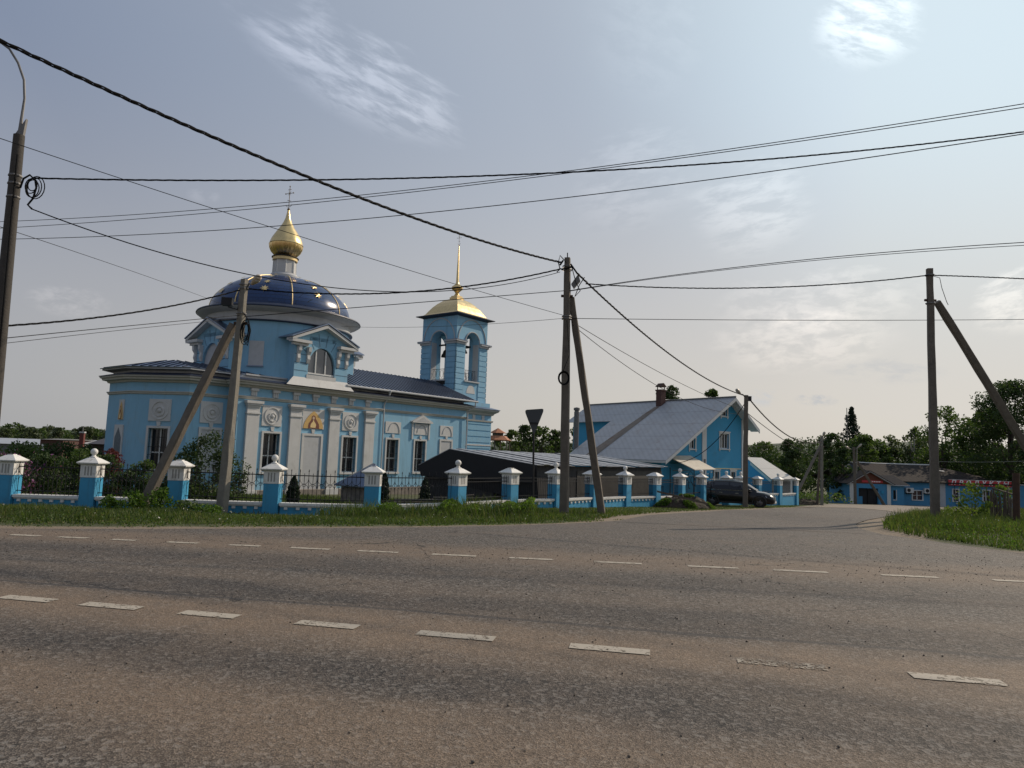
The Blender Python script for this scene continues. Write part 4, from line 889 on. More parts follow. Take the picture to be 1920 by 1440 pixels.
# 5 pole with lamp beside the car
b5=onY(1397,950,41.); b5[2]=float(hz(b5[0],b5[1])); t5=onY(1399,741,41.)
r=pole('utility_pole',b5,t5,.30,.22,'square concrete pole with a small street lamp beside the black car',None,turn=.26)
lamp(r,onY(1397,746,41),onY(1389,739,40.9),head=.45)
q=MB().box(Fr(tuple(onY(1405,745,41)[:2]),(1,0)),-.1,.1,-.1,.1,onY(1405,752,41)[2],onY(1405,743,41)[2]).build('junction_box',m_iron,r)
# 6 twin poles at the far kerb
b6=onY(1541,951,57.); b6[2]=float(hz(b6[0],b6[1])); t6=onY(1541,818,57.)
r=pole('utility_pole',b6,t6,.22,.17,'pale concrete pole with a lamp and strut at the far end of the side street',m_conc2,strut=(gp(1484,54.5),onY(1537,838,57.),.17))
lamp(r,onY(1541,822,57),onY(1543,818,56.8),head=.5)
b7=onY(1531,950,57.5); b7[2]=float(hz(b7[0],b7[1])); t7=onY(1539,822,57.6)
pole('utility_pole',b7,t7,.19,.16,'dark leaning wooden pole beside the pale twin pole',m_wood,)
# 7 pole before the shop
b8=onY(1604,946,74.); b8[2]=float(hz(b8[0],b8[1])); t8=onY(1601,838,74.)
r=pole('utility_pole',b8,t8,.28,.22,'two-tone pole with two small lamps and a strut before the shop gable',None,strut=(gp(1658,74.5),onY(1608,866,74),.22))
lamp(r,onY(1601,846,74),onY(1593,842,73.8),head=.6); lamp(r,onY(1602,845,74),onY(1608,840,73.8),head=.6)
MB().tube([onY(1607,838,73.5),onY(1606,888,73.5)],.06,6).build('hanging_pipe',m_conc2,r)
# road sign seen from behind
sb=onY(1000,955,20.6); sb[2]=float(hz(sb[0],sb[1]))
r=thing('road_sign',sb,'triangular road sign seen from its dark back on a thin post','road sign')
MB().tube([Vector(sb)-Vector((0,0,.4)),Vector(onY(1001,775,20.6))],.032,8).build('post',m_iron,r,smooth=True)
m_sb=M('sign_back_metal',(.06,.065,.07),.5,.4,var=.15); A,B_,C_=onY(983,768.5,20.5),onY(1021,766,20.5),onY(1001,817,20.5)
def rtri(A,B,C,k=.12):
    P=[Vector(A),Vector(B),Vector(C)]; out=[]
    for i in range(3):
        p,a,b=P[i],P[i-1],P[(i+1)%3]; out+= [p.lerp(a,k),p.lerp(p.lerp(a,k).lerp(p.lerp(b,k),.5),.55),p.lerp(b,k)]
    return out
T_=rtri(A,B_,C_); n_=len(T_); MB().add([tuple(p) for p in T_]+[(p.x,p.y+.012,p.z) for p in T_],[tuple(range(n_)),tuple(range(2*n_-1,n_-1,-1))]+[(i,(i+1)%n_,n_+(i+1)%n_,n_+i) for i in range(n_)]).build('plate',m_sb,r)
MB().box(Fr(tuple(onY(1001,793,20.46)[:2]),(1,0)),-.12,.12,-.02,.01,onY(1001,794.5,20.5)[2],onY(1001,792,20.5)[2]).build('clamp_bar',m_iron,r)
# ================================================================ WIRES
def wire(pa,Ya,pb,Yb,mid,r,label,twist=False,mat=None,name='power_line',group=None,n=40):
    A,B=Vector(onY(*pa,Ya)),Vector(onY(*pb,Yb)); d=B-A
    # a catenary in the vertical plane through both ends, hung low enough to pass through the sighted middle point
    rd=ray(*mid); nrm=Vector((d.y,-d.x,0)); k=(A-Vector(CAM)).dot(nrm)/Vector(rd).dot(nrm); Pm=Vector(CAM)+Vector(rd)*k
    f=max(.05,min(.95,(Vector((Pm.x-A.x,Pm.y-A.y)).dot(Vector((d.x,d.y))))/(d.x**2+d.y**2))); sag=((A.z+d.z*f)-Pm.z)/(4*f*(1-f))
    t0=-1.2 if pa[0]<0 else 0; t1=2.2 if pb[0]>1930 else 1
    def at_t(t):
        q=min(max(t,-.15),1.15); z=4*sag*q*(1-q)+4*sag*(1-2*q)*(t-q); return A+d*t-Vector((0,0,z))
    pts=[at_t(t) for t in np.linspace(t0,t1,int(n*(t1-t0)))]; mb=MB()
    if twist:
        m=int(n*5*(t1-t0)); L=d.length; side=nrm.normalized()
        for s_ in range(3):
            q=[]
            for j in range(m+1):
                t=t0+(t1-t0)*j/m; p=at_t(t); a=t*L/.85*2*math.pi+s_*2.094; q.append(p+side*math.cos(a)*r*.75+Vector((0,0,math.sin(a)*r*.75)))
            mb.tube(q,r*.55,4,False)
    else: mb.tube(pts,r,4,False)
    o=mb.build(name,mat or m_cable,None,recalc=False,loc=tuple(A)); tag(o,label,'cable' if twist else 'wire',group); return o
wire((-30,62),9.,(1052,492),22.,(460,283),.027,'thick twisted cable falling from the upper left to the central pole',True,name='power_cable')
wire((62,334),13.9,(2000,236),17.,(900,330),.016,'twisted cable running nearly level from the left lamppost to the right edge',True,name='power_cable')
wire((-40,417),22.,(1990,183),13.,(1100,316),0.0095,'thin wire, upper of the close pair above the level twisted cable at right',mat=m_wire)
wire((-40,430),22.,(1990,190),13.,(1100,320),0.0095,'thin wire, lower of the close pair above the level twisted cable at right',mat=m_wire)
wire((-40,449),22.,(1990,240),13.,(1100,366),0.0108,'thin wire just below the level twisted cable, ending at the right edge',mat=m_wire)
wire((-40,246),12.,(1056,591),22.,(390,388),0.0081,'thin wire slanting down past the onion cupola to the central pole',mat=m_wire)
wire((60,392),13.9,(1050,510),22.,(640,541),.014,'sagging black cable from the left lamppost over the blue dome to the central pole',name='power_cable')
wire((-10,612),14.,(452,543),20.8,(250,586),.019,'thick cable rising from the left edge to the leaning pole before the church',True,name='power_cable')
wire((462,541),20.8,(1052,504),22.,(740,549),.020,'twisted cable crossing the dome between the leaning pole and the central pole',True,name='power_cable')
wire((-10,636),14.,(452,591),20.8,(200,615),0.0121,'thin wire, upper of two at the left edge below the twisted cable',mat=m_wire)
wire((-10,646),14.,(450,597),20.8,(200,622),0.0081,'thin wire, lower of two at the left edge below the twisted cable',mat=m_wire)
wire((455,594),20.8,(1060,545),22.,(700,574),0.0135,'straight wire from the leaning pole across the drum to the central pole',mat=m_wire)
wire((1068,545),22.,(2000,450),17.,(1500,488),0.0121,'upper thin wire of a pair rising from the central pole to the right edge',mat=m_wire)
wire((1068,546),22.,(2000,456),17.,(1500,491),0.0095,'lower thin wire of a pair rising from the central pole to the right edge',mat=m_wire)
wire((-40,412),13.,(420,572),38.,(200,492),0.0081,'thin wire disappearing behind the left side of the dome',mat=m_wire)
wire((640,612),36.,(1056,597),22.,(850,611),0.0081,'thin wire between the drum and the central pole in front of the tower',mat=m_wire)
wire((1070,597),22.,(2000,598),26.,(1400,600),0.0121,'level thin wire from the central pole to the right edge',mat=m_wire)
wire((1082,512),21.8,(1397,742),41.,(1240,652),.027,'twisted cable descending from the central pole to the pole beside the car',True,name='power_cable')
wire((1098,532),21.8,(1741,516),22.9,(1400,540),.017,'twisted cable sagging between the central pole and the right pole',True,name='power_cable')
wire((1745,516),23.,(2000,527),26.,(1860,520),.018,'twisted cable from the right pole out of the right edge',True,name='power_cable')
wire((1072,603),22.,(1397,770),41.,(1240,700),0.0108,'thin wire, upper of two falling from the central pole towards the blue house gable',mat=m_wire)
wire((1072,608),22.,(1397,776),41.,(1230,722),0.0108,'thin wire, lower of two falling from the central pole towards the blue house gable',mat=m_wire)
wire((1405,748),41.,(1540,828),57.,(1470,812),.035,'cable sagging from the pole beside the car to the far twin poles',True,name='power_cable')
wire((1402,775),41.,(1540,862),57.,(1468,824),0.0203,'thin wire below the sagging cable to the far twin poles',mat=m_wire)
wire((1396,757),41.,(1256,868),46.,(1340,829),.022,'black service cable from the lamp pole down to the porch canopy of the blue house',name='power_cable')
wire((1400,838),41.,(1540,829),57.,(1500,832),.018,'low wire behind the lamp pole running to the far twin poles')
wire((1748,865),76.,(2000,860),76.,(1870,866),.02,'pale wire stretched over the shop roof at right',mat=M('pale_wire',(.3,.31,.29),.6))
# ================================================================ HOUSE
HA=R(54); HT=(math.sin(HA),math.cos(HA)); HP=(10.22,46.0); HG=float(hz(14,50))-.1
hgt=thing('gabled_house',(HP[0],HP[1],HG),'bright blue two-storey house with a huge grey corrugated roof','house')
HF=Fr(HP,HT)                       # gable wall; outward faces the street
zA,uA=6.12,6.6; eL,eR=(-.7,1.48),(9.45,3.95); WR=8.45
zroof=lambda u:(zA-(uA-u)*(zA-eL[1])/(uA-eL[0])) if u<uA else (zA-(u-uA)*(zA-eR[1])/(eR[0]-uA))
D=14.2
hb=MB(); 
holes=[(5.75,6.8,2.42,3.52),(2.5,3.1,2.3,3.4),(5.88,6.62,4.75,5.42),(5.15,5.7,-.3,.86),(7.0,7.55,-.3,.86)]
holes=[(5.8,6.8,2.45,3.5),(2.55,3.1,2.33,3.38),(5.95,6.6,4.78,5.38),(5.2,5.7,-.4,.80),(7.05,7.55,-.4,.80)]
zl=zroof(0)-.12
hb.wall(HF,0,WR,HG-.5,zl,[h for h in holes if h[3]<zl],.18)
# upper part as strips following the roof slope
us=sorted({0,WR,uA,*np.linspace(0,WR,18),*[h[0] for h in holes],*[h[1] for h in holes]})
for i in range(len(us)-1):
    a,b_=us[i],us[i+1]; c=(a+b_)/2; seg=[(zl,None)]; hs_=[h for h in holes if h[0]<c<h[1] and h[3]>zl]; z=zl
    for h in sorted(hs_,key=lambda h:h[2]):
        hb.quad(HF(a,0,z),HF(b_,0,z),HF(b_,0,h[2]),HF(a,0,h[2])); z=h[3]
    hb.quad(HF(a,0,z),HF(b_,0,z),HF(b_,0,zroof(b_)-.12),HF(a,0,zroof(a)-.12))
for h in holes:
    if h[3]>zl:
        a,b_,c,d=h
        for p,q in(((a,c),(b_,c)),((b_,c),(b_,d)),((b_,d),(a,d)),((a,d),(a,c))): hb.quad(HF(p[0],0,p[1]),HF(q[0],0,q[1]),HF(q[0],-.18,q[1]),HF(p[0],-.18,p[1]))
hb.quad(HF(0,0,HG-.5),HF(0,-9.,HG-.5),HF(0,-9.,zl),HF(0,0,zl)); hb.prism(HF,[(0,HG),(4.4,HG),(4.4,zroof(4.4)-.12),(0,zl)],-9.,-8.98); hb.quad(HF(4.4,-9.,HG-.5),HF(4.4,-D,HG-.5),HF(4.4,-D,zroof(4.4)-.1),HF(4.4,-9.,zroof(4.4)-.1)); hb.quad(HF(WR,0,HG-.5),HF(WR,-D,HG-.5),HF(WR,-D,zroof(WR)-.1),HF(WR,0,zroof(WR)-.1)); hb.prism(HF,[(4.4,HG),(WR,HG),(WR,zroof(WR)-.1),(uA,zA-.12),(4.4,zroof(4.4)-.12)],-D,-D+.02)
hb.build('wall',m_hblue,hgt)
def hwin(fr,root,a,b,c,d,depth=.15,mull=1,horn=True,tw=.10,bars=False):
    g=MB().quad(fr(a,-depth,c),fr(b,-depth,c),fr(b,-depth,d),fr(a,-depth,d)).build('window',m_glass if not bars else m_glass2,root)
    f=MB(); e=.05; f.box(fr,a,a+e,-depth,-depth+.05,c,d).box(fr,b-e,b,-depth,-depth+.05,c,d).box(fr,a+e,b-e,-depth,-depth+.05,d-e,d).box(fr,a+e,b-e,-depth,-depth+.05,c,c+e)
    for k in range(mull): u=a+(b-a)*(k+1)/(mull+1); f.box(fr,u-.03,u+.03,-depth,-depth+.055,c+e,d-e)
    f.build('frame',m_hwhite,g); s=MB(); s.box(fr,a-tw,a,0,.04,c-.02,d+tw).box(fr,b,b+tw,0,.04,c-.02,d+tw).box(fr,a-tw-.05,b+tw+.05,0,.07,d+tw,d+tw+.07).box(fr,a,b,0,.04,d,d+tw).box(fr,a-tw-.03,b+tw+.03,0,.07,c-.09,c-.02)
    if horn: s.box(fr,a-tw,a-.02,0,.04,c-.2,c-.09).box(fr,b+.02,b+tw,0,.04,c-.2,c-.09)
    s.build('trim',m_hwhite,g)
    if bars:
        q=MB(); 
        for k in range(5): u=a+.05+(b-a-.1)*k/4; q.tube([fr(u,-.04,c),fr(u,-.04,d)],.012,4)
        q.build('grille',m_iron,g)
for k,h in enumerate(holes): hwin(HF,hgt,*h,bars=k>2,mull=2 if k==0 else 1)
MB().box(HF,3.82,4.28,0,.05,HG,zroof(4.0)-.3).build('pilaster_strip',m_hwhite,hgt); MB().box(HF,WR-.16,WR+.03,-.02,.05,HG,zroof(WR)-.12).build('corner_board',m_hwhite,hgt)
MB().box(HF,3.98,4.14,.051,.08,1.35,1.65).build('wall_meter',m_steel,hgt); MB().box(HF,4.3,8.4,0,.03,1.0,1.05).build('gas_pipe',m_gold2,hgt)
ro=MB(); ov=.75
for (ua,za),(ub,zb),dd in(((eL[0],eL[1]),(4.,zroof(4.)),9.2),((4.,zroof(4.)),(uA,zA),D+.5),((uA,zA),(eR[0],eR[1]),D+.5)):
    ro.slab([HF(ua,ov,za),HF(ub,ov,zb),HF(ub,-dd,zb),HF(ua,-dd,za)],.05)
ro.build('roof',m_slate,hgt)
bd=MB()
for (ua,za),(ub,zb) in(((eL[0],eL[1]),(uA,zA)),((uA,zA),(eR[0],eR[1]))): bd.prism(HF,[(ua,za-.05),(ub,zb-.05),(ub,zb-.28),(ua,za-.26)],ov-.04,ov+.015)
bd.build('bargeboard',m_hwhite,hgt)
sf=MB()
for (ua,za),(ub,zb) in(((eL[0],eL[1]),(uA,zA)),((uA,zA),(eR[0],eR[1]))): sf.quad(HF(ua,ov-.05,za-.16),HF(ub,ov-.05,zb-.16),HF(ub,0.0,zb-.16),HF(ua,0.,za-.16))
sf.build('soffit',m_hwhite,hgt)
MB().tube([HF(uA,ov,zA+.03),HF(uA,-D-.5,zA+.03)],.07,6).build('ridge_cap',m_steel,hgt)
MB().box(HF,eL[0]-.02,eL[0]+.05,-9.2,ov,eL[1]-.18,eL[1]-.05).build('fascia',m_hwhite,hgt)
ch=MB().box(HF,uA-.75,uA-.2,-6.10,-5.6,zA-.6,zA+.75).box(HF,uA-.8,uA-.15,-6.15,-5.55,zA+.75,zA+.86).build('chimney',m_brick,hgt)
MB().box(HF,uA-.7,uA-.64,-6.05,-6.0,zA+.86,zA+1.1).box(HF,uA-.3,uA-.24,-5.7,-5.65,zA+.86,zA+1.1).prism(HF,[(uA-.82,zA+1.08),(uA-.12,zA+1.08),(uA-.475,zA+1.38)],-6.15,-5.55).build('chimney_hood',m_rust,ch)
# rust stain sheet below the chimney is real corroded flashing
sl_=(zA-eL[1])/(uA-eL[0]); q=MB()
q.add([HF(uA-.8,-5.65,zroof(uA-.8)+.012),HF(uA-.8,-6.2,zroof(uA-.8)+.012),HF(eL[0]+.1,-7.3,zroof(eL[0]+.1)+.012),HF(eL[0]+.1,-6.1,zroof(eL[0]+.1)+.012)],[(0,1,2,3)])
q.build('roof_valley_flashing',M('corroded_flashing',(.17,.14,.115),.8,var=.3,vs=2,stain=(.13,.07,.04),ss=1.2,st=.8),hgt)
MB().tube([HF(.6,-9.5,HG+1),HF(.6,-9.5,5.0)],.2,10).lathe(HF(.6,-9.5,5.0),[(.17,0),(.17,.1),(.24,.12),(.24,.3),(.02,.36)],10).build('flue_pipe',m_steel,hgt)
MB().box(HF,-.30,-.005,-8.9,-.01,-.2,1.3).build('side_wall_band',m_hblue,hgt)
# porch canopy with ironwork posts
pc_=thing('porch_canopy',HF(1.8,1.5,HG),'pale sloping canopy over the dark doorway of the blue house','canopy')
MB().slab([HF(.2,.05,1.78),HF(2.55,.05,1.86),HF(3.35,1.55,1.0),HF(.95,1.75,.94)],.05).build('canopy_sheet',m_ply,pc_)
q=MB()
for u,w_ in((.35,.2),(1.05,1.6),(3.2,1.45),(2.2,1.5)): q.tube([HF(u,w_,HG),HF(u,w_,1.0)],.03,5)
for c in(.6,1.6,2.7):
    for k in range(5):
        a=k*1.26; r_=.22; q.tube([HF(c+.35*math.cos(a)+r_*math.cos(t),1.6,.25+.35*math.sin(a)+r_*math.sin(t)) for t in np.linspace(0,4.6,12)],.018,4)
q.tube([HF(-1.0,1.6,.85),HF(3.3,1.5,.95)],.025,4); q.build('ironwork',m_iron,pc_)
MB().box(HF,.9,1.9,.01,.05,HG+.1,.55).build('door',m_wgrey,hgt)
# annex roof right of the house
an=thing('outbuilding',onY(1440,940,56)*[1,1,0]+[0,0,float(hz(19,56))],'small blue outbuilding with a pale grey roof right of the lamp pole','outbuilding')
Q=[onY(1398,857,57),onY(1429,857,57),onY(1491,898,53),onY(1446,898,51.5)]; Q[1]=Q[0]+(Q[2]-Q[3])*.72; Q[1][2]=Q[0][2]; MB().slab([tuple(p) for p in Q],.08).build('roof',M('pale_grey_sheet',(.34,.34,.33),.6,var=.1,vs=2,fn=rooftin((.34,.34,.33),.3,.15)),an)
MB().add([tuple(p) for p in(Q[0]-[0,0,.1],Q[3]-[0,0,.1],Q[3]-[0,0,.3],Q[0]-[0,0,.3])],[(0,1,2,3)]).build('bargeboard',m_hwhite,an)
a0,a1=onY(1400,940,56.6),onY(1447,940,52.2); a2=onY(1486,940,53.6); zg=float(hz(19,54))-.3
MB().add([(a0[0],a0[1],zg),(a1[0],a1[1],zg),(a1[0],a1[1],Q[3][2]-.1),(a0[0],a0[1],Q[0][2]-.15)],[(0,1,2,3)]).build('wall',m_hblue,an)
MB().add([(a1[0],a1[1],zg),(a2[0],a2[1],zg),(a2[0],a2[1],Q[2][2]-.1),(a1[0],a1[1],Q[3][2]-.1)],[(0,1,2,3)]).build('wall',M('pale_panel_wall',(.42,.46,.47),.8,var=.1),an)
# ================================================================ SHED behind the fence
SP=(1.15,29.5); ST=(math.sin(CA),math.cos(CA)); SF=Fr(SP,ST); SG=float(hz(3,31))-.1
sh=thing('long_shed',(SP[0],SP[1],SG),'long low black shed with grey sheet roof behind the fence','shed')
LS,zS,zSr,wR,wF=12.,1.12,1.68,-4.75,-6.5
ro=MB(); n=26
for i in range(n):
    u0,u1=-.3+(LS+.6)*i/n,-.3+(LS+.6)*(i+1)/n; k=.015*rng.normal()
    ro.slab([SF(u0,.25,zS+.0+k),SF(u1+.03,.25,zS-.01+k),SF(u1+.03,wR,zSr-.04*u1/LS+k),SF(u0,wR,zSr-.04*u0/LS+k)],.025)
ro.slab([SF(-.3,wR,zSr),SF(LS+.3,wR,zSr-.04),SF(LS+.3,wF-.2,.85),SF(-.3,wF-.2,.88)],.03); ro.build('roof',m_slate2,sh)
# black gable overhang and walls
gb=MB(); gb.prism(Fr(SF(-.25,0,0)[:2],(-SF.n[0],-SF.n[1])),[(-.2,zS-.03),(4.75,zSr-.03),(6.7,.84),(6.5,.35),(.0,.35)],-.05,.02); gb.build('gable_boards',m_tar,sh)
gb=MB(); gb.box(SF,0,LS,-.05,0,SG-.2,zS-.05).build('wall',m_shedw,sh)
MB().box(SF,3.2,LS,.01,.03,SG-.2,zS-.25).build('wall_board_cladding',M('grey_plank_cladding',(.065,.062,.056),.9,var=.3,vs=4,fn=streaks(.6,(.05,.048,.045),10,.8)),sh)
MB().box(SF,-.02,.0,-6.4,-2.3,SG-.2,.5).box(SF,LS-.05,LS,-6.4,-.05,SG-.2,.9).box(SF,0,LS,-6.45,-6.4,SG-.2,.8).build('wall',m_shedw,sh)
MB().quad(SF(-.28,.2,zS-.05),SF(-.28,-4.7,zSr-.1),SF(-.05,-4.7,SG+.9),SF(-.05,.2,SG+.3)).build('tarpaulin',m_tar,sh)
# navy cellar roof in front of the nave wall
g0=float(hz(-5,33)); CFr=Fr((CP[0],CP[1]),(math.sin(CA),math.cos(CA)))
cp=lambda s,n_,z:CFr(s,n_,z)
ce=thing('cellar_entrance',cp(6.9,3.,g0),'low cellar entrance with a steep dark blue metal roof below the south wall','cellar entrance')
def xs(px,py,Y_): return tuple(onY(px,py,Y_))
A_,B2,C2=onY(627,905,31.),onY(705,868,33.5),onY(716,905,32.)
q=MB(); A0=xs(627,906,32.5); 
q.slab([xs(626,908,32.),xs(699,914,30.2),xs(704,870,31.2),xs(700,868,33)],.05); q.slab([xs(704,869,31.2),xs(699,914,30.2),xs(716,914,31.2),xs(714,884,33)],.05); q.build('roof',m_navy,ce)
w1_=[xs(640,906,32.2),xs(697,911,30.4)]; q=MB(); q.add([(w1_[0][0],w1_[0][1],g0-.4),(w1_[1][0],w1_[1][1],g0-.4),w1_[1],w1_[0]],[(0,1,2,3)]); w2_=xs(715,912,31.3); q.add([(w1_[1][0],w1_[1][1],g0-.4),(w2_[0],w2_[1],g0-.4),w2_,w1_[1]],[(0,1,2,3)]); q.build('stone_wall',m_stone,ce)
# ================================================================ SHOP
SY=80.; sg=-2.85; SH=Fr((0,SY),(1,0))
shop=thing('grocery_shop',(47,SY,sg),'long low blue shop with a dark roof and a red sign board','shop')
holes=[(46.2,47.3,-2.05,-1.05),(50.85,51.45,-2.05,-.75),(54.3,55.0,-2.0,-.75)]
MB().wall(SH,43.9,60.2,sg-.3,.02,holes,.15).quad(SH(60.2,0,sg),SH(60.2,-9,sg),SH(60.2,-9,0),SH(60.2,0,0)).quad(SH(43.9,0,sg),SH(43.9,-9,sg),SH(43.9,-9,0),SH(43.9,0,0)).build('wall',m_sblue,shop)
def swin(fr,a,b,c,d):
    g=MB().quad(fr(a,-.13,c),fr(b,-.13,c),fr(b,-.13,d),fr(a,-.13,d)).build('window',M('curtained_glass',(.09,.05,.05),.2,var=.5,vs=2),shop)
    f=MB().box(fr,a-.12,a,0,.05,c,d+.1).box(fr,b,b+.12,0,.05,c,d+.1).box(fr,a,b,0,.05,d,d+.1).box(fr,a-.12,b+.12,0,.06,c-.1,c).box(fr,(a+b)/2-.04,(a+b)/2+.04,-.12,-.06,c,d).box(fr,a,b,-.12,-.07,c+(d-c)*.5-.03,c+(d-c)*.5+.03); f.build('frame',m_hwhite,g)
for h in holes: swin(SH,*h)
MB().box(SH,49.1,49.95,0,.06,sg,-.1).build('door',m_wgrey,shop)
rf=MB(); rf.slab([SH(43.3,.5,.0),SH(58.3,.5,.0),SH(51.8,-5.5,1.92),SH(41.6,-5.5,1.98)],.1); rf.slab([SH(58.3,.5,.0),SH(58.3,-10,.0),SH(51.8,-5.5,1.92)],.1); rf.slab([SH(58.3,-10.5,.0),SH(38.8,-10.5,.0),SH(41.6,-5.5,1.98),SH(51.8,-5.5,1.92)],.1)
rf.build('roof',M('dark_slate_sheet',(.036,.031,.029),.95,var=.3,vs=1.5,spec=.15,fn=rooftin((.036,.031,.029),.5,.5)),shop)
MB().add([SH(43.35,.45,-.05),SH(41.6,-5.4,1.9),SH(38.9,-5.4,-.1)],[(0,1,2)]).build('gable_boards',M('dark_navy_boards',(.02,.03,.045),.8,var=.2),shop)
MB().box(SH,38.9,43.9,-5.5,-5.4,sg,-.1).build('wall',m_sblue,shop)
MB().tube([SH(41.5,-5.5,2.02),SH(45,-5.5,1.93),SH(51.9,-5.5,1.97)],.09,6).build('ridge_flashing',m_hwhite,shop)
MB().box(SH,51.5,52.1,-5.2,-4.5,1.0,2.2).build('chimney',m_brick,shop); MB().slab([SH(50.8,-3.4,1.42),SH(51.8,-2.9,1.25),SH(51.8,-3.2,1.33),SH(50.8,-3.7,1.5)],.03).build('roof_patch',m_hwhite,shop)
MB().box(SH,58.0,60.3,-.2,.1,-.03,.08).build('parapet',m_wgrey,shop)
for u in(45.3,47.4):
    a=MB().box(SH,u,u+.85,.05,.38,-1.28,-.72).build('air_conditioner',m_hwhite,shop); MB().add([SH(u+.3+.21*math.cos(t),.385,-1.0+.21*math.sin(t)) for t in np.linspace(0,5.9,16)],[tuple(range(16))]).build('fan_grille',m_iron,a); MB().box(SH,u+.1,u+.7,.05,.3,-1.4,-1.29).build('bracket',m_iron,a)
# projecting gabled porch
GF=Fr((0,77.),(1,0)); ga,gb_=37.6,42.0; gu=39.7
MB().wall(GF,ga,gb_,sg-.2,-.35,[(38.55,40.7,sg-.2,-.85)],.3).quad(GF(gb_,0,sg),GF(gb_,-3.,sg),GF(gb_,-3.,-.3),GF(gb_,0,-.3)).quad(GF(ga,0,sg),GF(ga,-5,sg),GF(ga,-5,-.3),GF(ga,0,-.3)).build('porch_wall',m_sblue,shop)
MB().box(GF,38.3,38.9,.0,.1,sg-.2,-1.75).build('low_wall',m_sblue,shop)
MB().quad(GF(38.5,-.29,sg),GF(40.7,-.29,sg),GF(40.7,-.29,-.8),GF(38.5,-.29,-.8)).build('garage_door',m_tar,shop); MB().box(GF,39.65,39.72,-.28,-.2,sg,-.85).build('door_seam',m_iron,shop)
for a,b_ in((ga-.05,ga+.45),(gb_-.35,gb_+.05)): MB().box(GF,a,b_,0,.06,sg-.2,-.36).build('corner_board',m_hwhite,shop)
MB().box(GF,41.0,41.3,.0,.08,-1.4,-1.05).build('meter_box',m_hblue,shop)
MB().prism(GF,[(ga-.2,-.36),(gb_+.2,-.36),(gu,.88)],-.1,0).build('gable_panel',M('red_brown_boards',(.13,.035,.015),.7,var=.2,vs=2,fn=streaks(.4,(.06,.02,.01),8,.8)),shop)
q=MB()
for sx,ex in((ga-.35,gu),(gb_+.35,gu)): q.prism(GF,[(sx,-.5),(gu,.95),(gu,1.07),(sx,-.38)],.0,.35)
q.build('bargeboard',m_wgrey,shop); q=MB()
for sx in(ga-.4,gb_+.4): q.slab([GF(sx,.4,-.36),GF(gu,.4,1.10),GF(gu,-6.,1.10),GF(sx,-6.,-.36)],.05)
q.build('porch_roof',M('dark_navy_boards'.replace('boards','sheet'),(.014,.016,.022),.95,var=.2,spec=.1),shop)
MB().box(GF,38.9,41.2,.02,.05,-.22,.02).build('gable_sign',m_red,shop)
q=MB(); [q.box(GF,39.6+.2*k,39.72+.2*k,.051,.055,-.16,-.04) for k in range(7)]; q.build('worn_sign_marks',m_letter,shop)
XF=Fr((0,78.),(1,0)); MB().wall(XF,42.05,44.1,sg-.2,-.45,[(42.9,43.2,-2.0,-1.0)],.15).build('porch_wall',m_sblue,shop)
g=MB().quad(XF(42.9,-.14,-2.0),XF(43.2,-.14,-2.0),XF(43.2,-.14,-1.),XF(42.9,-.14,-1.)).build('window',m_glass,shop); MB().box(XF,43.2,43.28,0,.05,-2.05,-.95).box(XF,42.82,43.28,0,.05,-2.12,-2.05).build('frame',m_hwhite,g)
MB().slab([XF(42.0,.3,-.38),XF(44.6,.3,-.38),XF(44.6,-3,.6),XF(42.0,-3,.6)],.06).build('porch_roof',MC['dark_navy_sheet'],shop); MB().box(XF,42.1,44.6,.3,.34,-.5,-.40).build('fascia',m_wgrey,shop)
MB().tube([SH(41.2,-4.8,.9),SH(41.15,-4.8,8.6)],.045,5).build('antenna_mast',m_steel,shop)
q=MB(); cD=Vector(SH(40.6,-4.2,1.8)); dn=Vector((-.35,-.9,.25)).normalized(); sx=dn.cross(Vector((0,0,1))).normalized(); sy=sx.cross(dn)
vs=[cD-dn*.12]+[cD+(sx*math.cos(t)+sy*math.sin(t))*.42 for t in np.linspace(0,5.9,16)]; q.add(vs,[(0,i+1,(i+1)%16+1) for i in range(16)]).tube([cD-dn*.1,Vector(SH(41.1,-4.8,1.5))],.04,5); q.build('satellite_dish',m_wgrey,shop)
# red sign board with lettering
sn=MB().box(SH,50.15,57.35,.25,.36,-.28,.36).build('sign_board',m_red,shop)
MB().box(SH,50.15,57.35,.37,.40,.36,.40).build('sign_lamp_strip',m_hwhite,sn)
cu=bpy.data.curves.new('lettering','FONT'); cu.body='ПРОДУКТЫ'; cu.size=.66; cu.shear=.25; cu.space_character=1.95; cu.extrude=.015; cu.align_x='CENTER'; cu.offset=.018
to=bpy.data.objects.new('tmp_text',cu); COL.objects.link(to); bpy.context.view_layer.update()
me=bpy.data.meshes.new_from_object(to.evaluated_get(bpy.context.evaluated_depsgraph_get())); bpy.data.objects.remove(to)
me.materials.clear(); me.materials.append(m_letter); wd=max(v.co.x for v in me.vertices)-min(v.co.x for v in me.vertices); cxm=(max(v.co.x for v in me.vertices)+min(v.co.x for v in me.vertices))/2
for v in me.vertices: v.co=((v.co.x-cxm)*6.6/wd,v.co.y*1.05,v.co.z)
lt=bpy.data.objects.new('lettering',me); COL.objects.link(lt); lt.parent=sn; lt.rotation_euler=(R(90),0,0); lt.location=(53.75-47,SY-.375-SY,-.17-sg)
for u in(51.0,57.0,54.6): MB().tube([SH(u-.15,.3,-.3),SH(u,.3,sg)],.03,4).build('sign_post',m_iron,sn)
